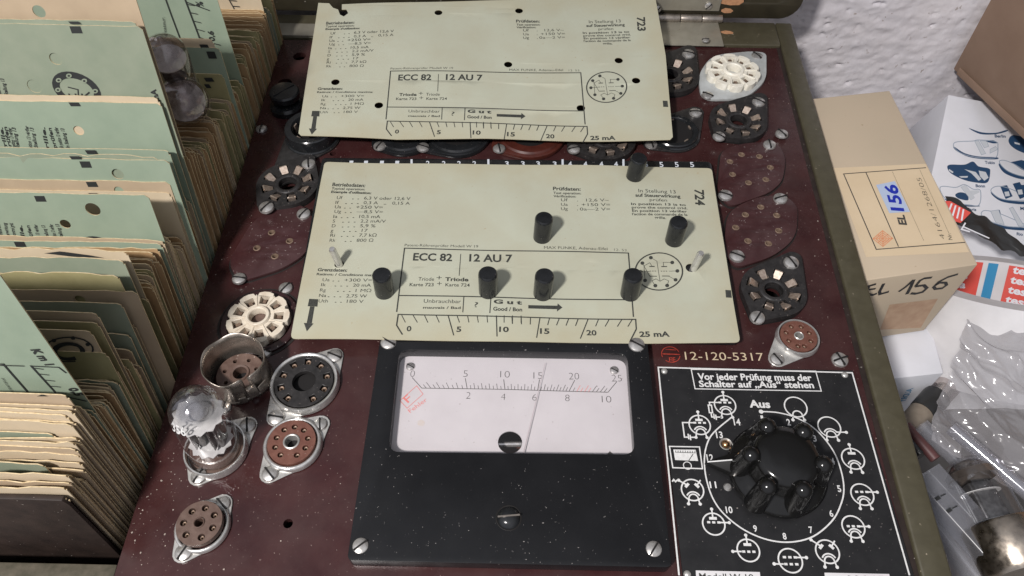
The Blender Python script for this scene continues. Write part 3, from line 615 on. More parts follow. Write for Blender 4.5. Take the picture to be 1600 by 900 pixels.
# ---- the meter
ZB = .55
def meter():
    xl = P(568.6, 700, ZB).x; xr = P(1029.4, 700, ZB).x; yb = P(800, 881, ZB).y; yt = -4.66
    win = [(624, 546), (980, 552), (992, 710), (607, 706)]; wp = [P(u, v, ZB).to_2d() for u, v in win]
    g = MB(); g.add(*fill2d(rrect(xl, yb, xr, yt, .18), [rpoly(wp, .42, 6)], .004, ZB)); o = part(g, 'meter', M['black_satin'], bevel=.07, seg=3)
    tag(o, 'black panel meter with white dial and thin needle')
    d = MB(); d.prism([(wp[0].x - .5, wp[0].y + .5), (wp[3].x - .5, wp[3].y - .5), (wp[2].x + .5, wp[2].y - .5), (wp[1].x + .5, wp[1].y + .5)][::1], -.1, .06)
    hc = P(797, 691, .06); panel_holes.append((hc.x, hc.y, .62)); d = MB(); d.add(*fill2d([(wp[0].x - .5, wp[3].y - .5), (wp[1].x + .6, wp[3].y - .5), (wp[1].x + .6, wp[0].y + .4), (wp[0].x - .5, wp[0].y + .4)], [circ(hc, rad(797, 691, 38), 28)], .01, .06))
    dial = d.build('dial_plate', M['dial'], o)
    f = flat(.06); k = Ink(f, .004); r_ = Ink(f, .004)
    A = [(659, 606.5), (730, 607.5), (789, 608.5), (840, 610), (889, 611.5), (950, 613)]
    k.line(A, .026)
    import bisect
    def at(t):                              # t in 0..25 along the printed scale
        i = min(int(t // 5), 4); s = t / 5 - i; return (A[i][0] * (1 - s) + A[i + 1][0] * s, A[i][1] * (1 - s) + A[i + 1][1] * s)
    tops = [(644, 590), (727, 591), (787, 593), (843, 593), (898, 594), (964, 596)]
    for i in range(51):
        t = i / 2; b = at(t); j = min(int(t // 5), 4); s = t / 5 - j; e = (tops[j][0] * (1 - s) + tops[j + 1][0] * s, tops[j][1] * (1 - s) + tops[j + 1][1] * s)
        q_ = 1.0 if i % 10 == 0 else (.56 if i % 2 == 0 else .34)
        (r_ if 20.5 < t < 22.6 else k).line([b, (b[0] + (e[0] - b[0]) * q_, b[1] + (e[1] - b[1]) * q_)], .024 if i % 10 == 0 else .019)
    for s, u, v, wd in (('0', 644, 589, 8), ('5', 727, 589, 8), ('10', 789, 590, 16), ('15', 840.5, 592, 15), ('20', 897, 593, 17), ('25', 964, 596, 17), ('2', 731.5, 623, 8), ('4', 786, 625, 8), ('6', 835, 626, 8), ('8', 886.5, 627, 8), ('10', 948, 629, 16)):
        k.text(s, (u - wd / 2 + .6, v), (u + wd / 2 - .6, v + .3), 11.2, -.022)
    k.poly([(946, 712), (953, 705), (961, 712)])
    k.build('print', M['ink'], dial, (0, 0, .06))
    r_.loop([(625, 626), (651, 603), (661, 616), (636, 638)], .022); r_.text('F', (637.5, 630), (645, 623.5), 17, .01, up=(-7, -10)); r_.text('Fehler', (641, 645.5), (668, 626), 8, 0, up=(-4, -5.5))
    r_.build('red_print', M['dial_red'], dial, (0, 0, .06))
    st = Ink(f, .003); st.poly([P(658 + 6 * cos(t), 661 + 5 * sin(t), .06).to_2d() for t in [2 * pi * q_ / 14 for q_ in range(14)]], px=False); st.build('stain', M['stain'], dial, (0, 0, .06))
    for (u, v) in ((641, 571), (960, 577)): screw(dial, u, v, .06, 14, 60)
    b = MB(); b.cyl(hc.x, hc.y, -1.3, -1.25, .6, n=24); b.build('movement', M['phenolic'], o)
    b = MB(); b.tube([(hc.x - .5, hc.y + .18, -.55), (hc.x + .5, hc.y + .22, -.55)], .10, 10); b.build('pivot', M['bright'], o)
    n = MB(); p0 = P(818, 708, .2); p1 = P(852, 567, .2); n.tube([(p0.x, p0.y, .2), (p1.x, p1.y, .2)], [.018, .009], 6); n.build('needle', M['needle'], o)
    gl = MB(); gl.add([(wp[0].x - .2, wp[3].y - .2, .40), (wp[1].x + .3, wp[3].y - .2, .40), (wp[1].x + .3, wp[0].y + .2, .40), (wp[0].x - .2, wp[0].y + .2, .40)], [(0, 1, 2, 3)]); gl.build('glass', M['meter_glass'], o)
    for (u, v, a) in ((563, 852, -50), (1022, 857, -35), (607, 534, 60), (995, 538, 60)): screw(o, u, v, ZB - .06, 26, a)
    z = MB(); z.lathe([(0, .22), (.22, .20), (.34, .12), (.40, 0)], 28); z.box((0, 0, .21), (.74, .055, .04), radians(6), mi=1); p = P(795, 809, ZB); z.build('zero_adjuster', [M['black'], M['nickel']], o, (p.x, p.y, ZB - .02))
    z = MB(); z.lathe([(.38, 0), (.42, .02), (.45, 0)], 28); z.build('adjuster_ring', M['hole'], o, (p.x, p.y, ZB - .005))
meter()

# ---- the rotary switch plate
ZP = .10
def plate():
    x0 = P(1029, 572, ZP).x; x1 = P(1333, 582, ZP).x; y1 = P(1180, 576, ZP).y
    bc = P(1134, 694, ZP)
    g = MB(); g.prism([(x0, -14.5), (x1, -14.5), (x1, y1), (x0, y1)], .004, ZP); o = part(g, 'switch_plate', M['plate']); tag(o, 'black engraved switch plate with tube symbols around a dial')
    f = flat(ZP); k = Ink(f, .003); C = lambda x, y: (1010 + x / 2.5, 540 + y / 2.5); W = .050
    k.line([(1061, 899), (1028.5, 574), (1331.5, 582.5), (1421, 899)], .055)
    k.loop([C(175, 93), C(661, 100), C(683, 178), C(190, 169)], .04)
    k.text('Vor jeder Prüfung muss der', C(202, 133), C(648, 138), 26 / 2.5, .028); k.text('Schalter auf „Aus“ stehen', C(207, 161), C(656, 166), 25 / 2.5, .028)
    k.text('Aus', C(404, 241), C(485, 243), 29 / 2.5, .035)
    dc = P(1212, 744, ZP).to_2d(); q0 = [P(*C(*a), ZP).to_2d() for a in ((340, 275), (625, 300), (225, 450), (300, 625), (425, 735), (650, 755), (775, 560), (760, 450))]
    dc = Vector((9.346, -10.075)); DR = 2.46
    rp = [(1190, 643), (1217, 645), (1247, 654), (1276, 672.6), (1301, 703), (1314, 735), (1318.5, 765), (1313.5, 789), (1300, 814), (1271, 838), (1236, 847), (1200, 843.5), (1163.6, 828.5), (1133, 805), (1115, 781), (1104.5, 752), (1100.5, 722), (1104, 696), (1115, 676), (1143, 652)]
    rp = [Vector(q_) for q_ in rp]; arc = []
    for i in range(len(rp) - 1):
        p0, p1, p2, p3 = rp[max(0, i - 1)], rp[i], rp[i + 1], rp[min(len(rp) - 1, i + 2)]
        for j in range(5): t = j / 5; arc.append(.5 * ((2 * p1) + (p2 - p0) * t + (2 * p0 - 5 * p1 + 4 * p2 - p3) * t * t + (3 * p1 - p0 - 3 * p2 + p3) * t ** 3))
    k.line([P(*q_, ZP).to_2d() for q_ in arc + [rp[-1]]], .05, px=False); k.dot(P(*C(448, 258), ZP).to_2d(), .085)
    for s, x, y in (('1', 455, 298), ('2', 558, 312), ('3', 660, 375), ('4', 731, 464), ('5', 756, 571), ('6', 725, 668), ('7', 645, 732), ('8', 542, 757), ('9', 427, 727), ('10', 325, 654), ('11', 262, 556), ('12', 250, 450), ('13', 287, 361), ('14', 356, 311)):
        wd = 7 if len(s) == 1 else 13
        if s == '1': wd = 5
        k.text(s, C(x - wd, y), C(x + wd, y), 26 / 2.5, .022)
    # tube symbols, drawn in units of the envelope radius
    def sym(x, y, parts, r=43):
        c = P(*C(x, y), ZP).to_2d(); R_ = (P(*C(x + r, y), ZP).to_2d() - c).length
        tr = lambda p: c + Vector(p) * R_; w_ = W
        k.ring(c, R_, w_)
        for p in parts:
            t = p[0]
            if t == 'L': k.line([tr(a) for a in p[1:]], w_ * (1.0), px=False)
            elif t == 'B': k.line([tr(a) for a in p[1:]], w_ * 1.9, px=False)
            elif t == 'D': k.dot(tr(p[1]), R_ * .15)
            elif t == 'A': k.ring(tr(p[1]), R_ * p[2], w_, p[3], p[4], 14)
            elif t == 'G':
                for xx in (-.58, -.12, .34): k.line([tr((xx, p[1])), tr((xx + .28, p[1]))], w_ * 1.5, px=False)
            elif t == 'R': k.loop([tr(a) for a in p[1:]], w_, px=False)
    heat = [('A', (0, -.82), .42, 0, 180), ('L', (-.42, -.82), (-.5, -1.25)), ('L', (.42, -.82), (.5, -1.25)), ('D', (-.52, -1.3)), ('D', (.52, -1.3))]
    cath = [('A', (0, -.80), .62, 25, 155)]
    anode = [('L', (0, .55), (0, 1.3)), ('D', (0, 1.38)), ('B', (-.35, .52), (.35, .52))]
    out = lambda y, s=1: [('L', (.62 * s, y), (1.35 * s, y)), ('D', (1.42 * s, y))]
    batt = [('L', (-.52, -1.3), (-1.05, -1.3)), ('L', (-1.05, -1.05), (-1.05, -1.6)), ('L', (-1.22, -.95), (-1.22, -1.5)), ('L', (-1.22, -1.3), (-1.5, -1.3))]
    sym(583, 240, heat); sym(714, 318, heat + cath + [('L', (.5, -.5), (1.35, -.5)), ('D', (1.42, -.5))]); sym(807, 442, heat + cath + anode)
    sym(843, 582, heat + cath + [('G', .25)] + out(.25)); sym(808, 708, heat + cath + [('G', .05)] + out(.05))
    sym(707, 805, heat + cath + [('B', (-.62, .25), (-.28, .6)), ('B', (.28, .6), (.62, .25)), ('L', (-.48, .48), (-1.15, .95)), ('L', (.48, .48), (.85, .95)), ('D', (-1.2, 1.0))], 45)
    sym(562, 840, [('G', .28), ('G', -.30)] + out(.28) + out(-.30, -1), 46); sym(398, 800, anode + [('G', -.12)] + out(-.12, -1)); sym(263, 697, anode + [('G', .15)] + out(.15))
    sym(180, 564, heat + cath + [('B', (-.62, .25), (-.28, .6)), ('B', (.28, .6), (.62, .25)), ('L', (-.48, .48), (-1.1, .85)), ('L', (.48, .48), (.85, .95)), ('D', (-1.15, .9)), ('L', (-1.75, .75), (-1.6, .95), (-1.45, .75), (-1.3, .9))], 43)
    sym(208, 310, heat + cath + anode + [('G', .22), ('L', (-.55, .22), (-1.6, .22), (-1.6, -1.3), (-1.5, -1.3))] + batt, 41); sym(307, 232, heat + cath + anode + [('G', .25), ('L', (-.55, .25), (-1.45, .25), (-1.45, -.05)), ('R', (-1.6, -.05), (-1.3, -.05), (-1.3, -.85), (-1.6, -.85)), ('L', (-1.45, -.85), (-1.45, -1.3))] + batt, 41)
    k.loop([C(90, 394), C(207, 396), C(219, 481), C(103, 477)], .045)
    k.poly([C(105, 406), C(192, 407), C(202, 451), C(112, 447)])
    k.ring(P(*C(160, 469), ZP).to_2d(), .14, .03); k.build('print', M['white_print'], o, (0, 0, ZP))
    d = Ink(f, .011); d.line([C(112, 417), C(192, 420)], .02)
    for i in range(9): d.line([C(114 + i * 9.4, 417 + .3 * i), C(114 + i * 9.4, 410 + .3 * i)], .02)
    d.line([C(165, 450), C(182, 424)], .025); d.build('print', M['mint_black'], o, (0, 0, ZP))
    for (u, v) in ((1038, 580), (1320, 586), (1074, 897)):
        p = P(u, v, ZP); q_ = MB(); q_.sphere((0, 0, 0), .13, 14, 8, sc_=(1, 1, .7)); q_.build('rivet', M['zinc'], o, (p.x, p.y, ZP))
    q_ = MB(); q_.lathe([(.17, 0), (.22, .05), (.24, .02)], 20, mi=1); q_.sphere((0, 0, .02), .15, 14, 8, sc_=(1, 1, .7)); q_.build('brass_screw', [M['brass'], M['zinc']], o, (bc.x, bc.y, ZP))
    p = P(1137, 761, ZP); q_ = MB(); q_.lathe([(.0, .09), (.10, .08), (.15, .0)], 18); q_.build('screw', M['steel'], o, (p.x, p.y, ZP))
    for (pts, s, a, b) in (([(1087, 891.5), (1187, 894), (1189, 912), (1088, 910)], 'Modell W 19', (1093, 905), (1178, 907)), ([(1288, 895), (1389, 897), (1393, 914), (1290, 912)], '0 2 8 4 7', (1325, 909), (1383, 910))):
        q_ = MB(); q_.prism([P(u, v, ZP).to_2d() for u, v in pts], 0, .012); lb = q_.build('paper_label', M['paper'], o, (0, 0, ZP + .003)); t = Ink(flat(ZP + .02), 0); t.text(s, a, b, 10, .01); t.build('print', M['ink'], lb, (0, 0, .02))
    # knob
    c = Vector((dc.x, dc.y, ZP)); g = MB()
    g.lathe([(0, .05), (1.54, .05), (1.72, .10), (1.74, .22), (1.62, .38), (1.36, .52), (1.18, .70), (1.14, 1.24), (1.09, 1.42), (.96, 1.52), (.6, 1.60), (0, 1.62)], 56)
    kn = part(g, 'rotary_knob', M['knob'], loc=c, ang=50); tag(kn, 'black rotary knob with six finger grips and a pointer')
    for (u, v) in ((1200, 666), (1256, 674), (1286, 724), (1255, 762), (1201, 757), (1176, 709)):
        p = P(u, v, 1.62) - c; a = atan2(p.y, p.x); r = p.to_2d().length; l = MB(); n = 14
        d_ = Vector((cos(a), sin(a), 0)); base = d_ * (r + .18) + Vector((0, 0, .20)); top = d_ * (r + .03) + Vector((0, 0, 1.40))
        prof = [(base, .40), (base.lerp(top, .5), .375), (top, .335)]
        for q in range(1, 6): prof.append((top + Vector((0, 0, .335 * sin(q * pi / 10))), max(.002, .335 * cos(q * pi / 10))))
        l.tube([x[0] for x in prof], [x[1] for x in prof], 18); l.build('finger_grip', M['knob'], kn, ang=60)
    tip = P(1102, 721, .45) - c; side = Vector((-tip.y, tip.x, 0)).normalized(); tip.z = .10; u_ = tip.to_2d().normalized(); b0 = Vector((u_.x, u_.y, 0)) * 1.05
    pt = MB(); B = [b0 + side * .62, b0 - side * .62]
    vs = [B[0] + Vector((0, 0, .12)), B[1] + Vector((0, 0, .12)), tip, B[0] * 1.0 + Vector((0, 0, .45)), B[1] + Vector((0, 0, .45)), b0 + Vector((0, 0, .92)), tip + Vector((0, 0, .22))]
    pt.add(vs, [(0, 2, 1), (0, 3, 6, 2), (1, 2, 6, 4), (3, 5, 6), (5, 4, 6), (0, 1, 4, 5, 3)]); pt.build('pointer', M['pointer'], kn, bevel=.03)
    ln = MB(); ln.tube([tip + Vector((0, 0, .232)) - Vector((u_.x, u_.y, 0)) * .08, b0.lerp(tip, .22) + Vector((0, 0, .775 + .02))], .024, 8); ln.build('pointer_line', M['white_print'], kn)
plate()
# ---- the panel itself, one sheet with every hole cut through
def merged(hs):
    out = []
    for h in sorted(hs, key=lambda h: -h[2]):
        if all(hypot(h[0] - k[0], h[1] - k[1]) > h[2] + k[2] + .02 for k in out): out.append(h)
    return out
g = MB(); g.add(*fill2d([(xl(YB), YB), (xr(YB), YB), (xr(YT), YT), (xl(YT), YT)], [circ(h[:2], h[2], 24) for h in merged(panel_holes)], -.3, 0))
panel = part(g, 'panel', M['panel'])
g = MB(); g.box(((XL + XR) / 2, (YB + YT) / 2, -2.2), (XR - XL - .4, YT - YB, .2)); part(g, 'chassis_floor', M['hole'])
k = Ink(flat(0), .004); k.text('12-120-5317', (1071, 562), (1194, 564), 13, -.005); k.build('stamped_number', M['yellow_print'], T)
k = Ink(flat(0), .004); em = P(1048, 554).to_2d(); k.ring(em, .36, .03, 20, 200); k.ring(em, .36, .03, 230, 350); k.line([(1035, 553), (1062, 554)], .045); k.line([(1040, 546), (1056, 547)], .03); k.line([(1050, 560), (1050, 565)], .035); k.text('F', (1046, 565), (1051, 565), 7); k.text('E', (1052, 565), (1056, 565), 7)
k.build('stamped_emblem', M['red_print'], T)

# ================================================================== the two data cards
def homog(src):
    import numpy as np
    A = []
    for (u, v), (x, y) in zip(src, ((0, 1), (1, 1), (1, 0), (0, 0))):
        A += [[u, v, 1, 0, 0, 0, -x * u, -x * v, -x], [0, 0, 0, u, v, 1, -y * u, -y * v, -y]]
    h = np.linalg.svd(np.array(A, float))[2][-1].reshape(3, 3)
    def f(u, v):
        a = h @ np.array([u, v, 1.0]); return a[0] / a[2], a[1] / a[2]
    return f
HC = homog([(507, 252), (1112, 263), (1156, 537), (454, 530)])
class CardInk(Ink):
    def __init__(s, fr, quad, z): super().__init__(fr, z); s.quad = quad
    def Q(s, p):
        a, b = HC(*p); TL, TR, BR, BL = s.quad
        return (BL * (1 - a) + BR * a) * (1 - b) + (TL * (1 - a) + TR * a) * b
def card_print(k, num, moved=None):
    A = lambda x, y: (400 + x / 2.902, 230 + y / 2.902); B = lambda x, y: (780 + x / 2.904, 230 + y / 2.904)
    def t(s, C, x0, y0, x1, y1, h, bold=0.0): k.text(s, C(x0, y0), C(x1, y1), h / 2.9, bold)
    t('Betriebsdaten:', A, 345, 179, 497, 182, 17, .026); t('Typical operation:', A, 342, 195, 496, 198, 11, .018); t("Exemple d'utilisation:", A, 340, 211, 525, 215, 11, .035)
    rows = [('Uf', 366, 240, 392, '. .', '6,3 V oder 12,6 V', 492, 705), ('If', 360, 262, 376, '. . .', '0,3 A   „   0,15 A', 490, 703), ('Ua', 357, 283, 386, '. .', '+250 V=', 455, 578), ('Ug', 355, 304, 386, '. .', '—8,5 V=', 458, 578), ('Ia', 350, 327, 369, '. . .', '10,5 mA', 470, 567), ('S', 347, 348, 358, '. . .', '2,2 mA/V', 476, 592), ('D', 343, 370, 360, '. . .', '5,9 %', 474, 545), ('g', 338, 391, 350, '. . .', '17', 481, 508), ('Ri', 336, 413, 357, '. . .', '7,7 kΩ', 470, 550), ('Rk', 333, 436, 360, '. .', '800 Ω', 458, 535)]
    for s, x, y, x1, d, val, a, b in rows:
        t(s, A, x, y, x1, y, 15); t(val, A, a, y + 1, b, y + 2, 15)
        t(d, A, a - (85 if len(d) > 3 else 55), y, a - 22, y, 15, .02)
    t('Grenzdaten:', A, 279, 571, 415, 573, 15, .026); t('Ratings: / Conditions maxima:', A, 275, 590, 580, 594, 11, .018)
    for s, x, y, x1, d, val, a, b in [('Ua', 302, 617, 335, '. .', '+300 V=', 403, 530), ('Ik', 296, 640, 318, '. . .', '20 mA', 443, 525), ('Rg', 291, 664, 318, '. . .', '1 MΩ', 455, 527), ('Na', 287, 689, 320, '. . .', '2,75 W', 412, 507), ('Uth', 285, 713, 328, '. .', '180 V', 415, 492)]:
        t(s, A, x, y, x1, y, 15); t(val, A, a, y + 1, b, y + 1, 15); t(d, A, a - (85 if len(d) > 3 else 55), y, a - 22, y, 15, .02)
    k.poly([A(243, 697), A(284, 699), A(281, 732), A(236, 730)]); k.poly([A(247, 731), A(268, 732), A(256, 805), A(232, 804)]); k.poly([A(219, 803), A(264, 806), A(233, 840)])
    k.text('Patent-Röhrenprüfer Modell W 19', A(680, 459), A(1016, 462), 12 / 2.9, .0)
    k.text('MAX FUNKE, Adenau-Eifel', B(213, 470), B(500, 475), 13 / 2.9, .0); k.text('12. 53.', B(530, 477), B(592, 480), 11 / 2.9, -.01)
    L = .055
    k.line([A(645, 753), A(680, 468), B(594, 487), B(617, 772)], L); k.line([A(657, 680), B(606, 697)], L)
    k.line([A(937, 492), A(930, 592)], .03); t('ECC 82', A, 718, 523, 897, 525, 34, .03); t('12 AU 7', A, 975, 525, 1172, 527, 34, .03)
    first = num == '723'; t('Triode', A, 720 if first else 743, 615, 815, 616, 17, .03 if first else 0); t('+', A, 826, 614, 850, 614, 26, -.01); t('Triode', A, 866, 616, 940 if first else 972, 617, 17, 0 if first else .03); t('Karte 723', A, 703, 639, 813, 640, 15, .01); t('+', A, 828, 640, 850, 640, 26, -.01); t('Karte 724', A, 867, 640, 978, 641, 15, .01)
    t('Unbrauchbar', A, 768, 712, 938, 715, 17); t('mauvais / Bad', A, 765, 738, 937, 740, 11, .02)
    k.line([A(952, 684), A(947, 755)], .04); k.line([A(1075, 686), A(1070, 758)], .04); t('?', A, 1000, 732, 1017, 732, 24)
    t('G u t', A, 1087, 714, 1216, 717, 18, .045); t('Good / Bon', A, 1085, 746, 1217, 748, 17, .03)
    k.poly([B(142, 720), B(277, 721), B(275, 737), B(142, 735)]); k.poly([B(275, 711), B(297, 729), B(272, 747)])
    k.line([A(672, 853), A(645, 812), A(652, 764), B(627, 783), B(630, 825), B(605, 872)], L)
    for x0, x1 in ((668, 685), (720, 740), (772, 788), (825, 840), (920, 932), (968, 975), (1012, 1018), (1057, 1060), (1135, 1135), (1173, 1173), (1212, 1212)): k.line([A(x0, 767), A(x1, 799)], .035)
    for x0, x1 in ((68, 70), (110, 111), (152, 151), (238, 230), (282, 270), (325, 313), (368, 356), (460, 447), (508, 490), (565, 545), (612, 592)): k.line([B(x0, 775 + x0 * .013), B(x1, 804 + x0 * .016)], .04)
    k.line([A(880, 767), A(906, 855)], .045); k.line([A(1100, 768), A(1103, 860)], .045); k.line([B(195, 776), B(180, 865)], .045); k.line([B(413, 780), B(378, 866)], .045)
    t('0', A, 690, 837, 712, 837, 23, .03); t('5', A, 918, 839, 940, 839, 23, .03); t('10', A, 1112, 839, 1156, 840, 23, .03); t('15', B, 195, 846, 238, 847, 24, .03); t('20', B, 406, 850, 452, 851, 23, .03); t('25 mA', B, 645, 858, 780, 860, 23, .035)
    t('Prüfdaten:', B, 253, 200, 378, 204, 16, .026); t('Test operation:', B, 255, 218, 380, 221, 11, .018); t('Vérification:', B, 255, 233, 357, 235, 11, .018)
    for s, y, val, a, b in (('Uf', 252, '12,6 V~', 403, 505), ('Ua', 273, '+150 V=', 383, 511), ('Ug', 293, '0a—2 V=', 375, 511)): t(s, B, 290, y, 320, y, 14); t(val, B, a, y + 1, b, y + 2, 14); t('.', B, 362, y, 366, y, 14, .02)
    t('In Stellung 13', B, 638, 213, 805, 216, 17); t('auf Steuerwirkung', B, 624, 233, 826, 236, 15, .026); t('prüfen', B, 688, 253, 766, 255, 14)
    for i, (s, a, b) in enumerate((('In position 13 is to', 605, 850), ('prove the control grid.', 608, 858), ('En position 13 vérifier', 610, 856), ("l'action de commande de la", 610, 858), ('grille.', 710, 762))): t(s, B, a, 271 + 15.3 * i, b, 274 + 15.3 * i, 11, .02)
    k.text(num, B(889, 194), B(894, 268), 0, .03, up=(42 / 2.9, .5))
    ell = [B(731 + 106 * cos(q * pi / 24), 570 + 84 * sin(q * pi / 24)) for q in range(48)]; k.loop(ell, .06)
    for x, y in ((695, 507), (791, 529), (814, 567), (806, 607), (768, 633), (715, 634), (669, 610), (648, 571), (657, 532)): k.poly([B(x + 9 * cos(q * pi / 6), y + 8 * sin(q * pi / 6)) for q in range(12)])
    w_ = .022
    for pl in ([(695, 507), (722, 523), (736, 612)], [(791, 529), (750, 528), (753, 546)], [(648, 571), (690, 569)], [(806, 607), (778, 592)], [(814, 567), (776, 568)], [(669, 610), (664, 545), (690, 530), (701, 546)], [(657, 532), (690, 591)], [(715, 634), (700, 612), (718, 603), (736, 614), (755, 603), (775, 612), (768, 633)]): k.line([B(*q) for q in pl], w_)
    for a, b, y, w2 in ((688, 712, 547, .05), (742, 768, 547, .05), (690, 722, 591, .04), (745, 779, 590, .04), (690, 696, 568, .035), (701, 707, 568, .035), (712, 718, 568, .035), (740, 746, 568, .035), (751, 757, 568, .035), (762, 768, 568, .035)): k.line([B(a, y), B(b, y)], w2)
    k.poly([B(1027, 655), B(1052, 657), B(1056, 691), B(1030, 689)])
def bend(o, f):
    bm = bmesh.new(); bm.from_mesh(o.data)
    for _ in range(6):
        es = [e for e in bm.edges if e.calc_length() > .9 * S]
        if not es: break
        bmesh.ops.subdivide_edges(bm, edges=es, cuts=1); bmesh.ops.triangulate(bm, faces=[q for q in bm.faces if len(q.verts) > 3])
    for v in bm.verts: v.co.z += f(v.co.x / S, v.co.y / S) * S
    bm.to_mesh(o.data); bm.free(); o.data.update()
def make_card(fr, quad, outline, holes, num, label, f=None):
    g = MB(); g.add(*fill2d(outline, holes, -.028, 0)); o = g.build('data_card', [M['card'], M['card_edge']], None, fr.o, fr.M.to_euler())
    me = o.data
    for p in me.polygons:
        if abs(p.normal.z) < .5: p.material_index = 1
    tag(o, label, 'card', 'green data cards lying on the tester'); k = CardInk(fr, quad, .003); card_print(k, num); pr = k.build('print', M['ink_card'], o)
    if f: bend(o, f); bend(pr, f)
    return o
fr = flat(ZC); quad = [fr.q(*p) for p in ((507, 252), (1112, 263), (1156, 537), (454, 530))]
make_card(fr, quad, rpoly(quad, .22, 4), [circ(fr.q(530, 413), .20, 16), circ(fr.q(1080, 418), .23, 16)], '724', 'pale green card 724 pinned flat under the black plug pins', lambda x, y: .05 * sin(x * .30 + .4) * sin(y * .35) + .10 * max(0, (x - 4) / 5) ** 2 * max(0, (-y - 1) / 4) + .02 * sin(x * .9 + y))
BL, BR, TL = P(466, 210, .98), P(1050, 217, 1.0), P(496, 1, 2.0)
fr = Frame(BL, BR - BL, TL - BL); q = fr.q
quad = [q(497, 7), q(1018, -2), q(1054, 225), q(466, 218)]
outl = [q(*p) for p in ((497, 3), (514, 4), (520, 11), (528, 14), (531, 22), (537, 25), (544, 20), (541, 14), (534, 14), (534, 6), (800, -1), (1015, -9), (1024, 0), (1040, 88), (1051, 215), (1047, 219), (760, 216), (620, 219), (470, 211), (466, 207))]
rh = rad(794, 99, 13, 1.6)
make_card(fr, quad, outl, [circ(q(*p), rh, 18) for p in ((685, 19), (811, 16), (794, 99), (967, 93), (994, 125), (592, 165), (908, 166), (524, 128))], '723', 'pale green card 723 resting loose on the sockets with a torn corner hole', lambda x, y: .10 * sin(x * .33) * (1 - y / 14) + .10 * max(0, (x - 12) / 6) ** 2 - .04 + .02 * sin(x * .8 + y * .6))
# plug pins through card 724
def pin(u, v, label):
    p = P(u, v, ZC); g = MB(); r = .39
    g.lathe([(r * .98, -.1), (r, .02), (r, 1.12), (r * .97, 1.20), (r * .86, 1.255), (0, 1.275)], 32)
    o = g.build('plug_pin', M['black'], None, (p.x, p.y, ZC), (random.uniform(-.03, .03), random.uniform(-.02, .04), 0))
    s = MB(); s.cyl(0, 0, -.55, -.1, .12, n=12); s.build('shank', M['brass'], o)
    return tag(o, label, 'pin', 'black plug pins stuck through the lower card')
for u, v, l in ((601, 457, 'black plug pin standing over the Grenzdaten table of card 724'), (763, 456, 'black plug pin standing below the letters AU on card 724'), (848, 458, 'black plug pin standing over the blank middle of the type box'), (984, 459, 'black plug pin standing on the edge of the type box by the circle'), (847, 371, 'black plug pin standing alone above the type box'), (1053, 376, 'black plug pin standing above the round base diagram'), (991, 277, 'black plug pin at the top edge of card 724 by the row of fives')): pin(u, v, l)

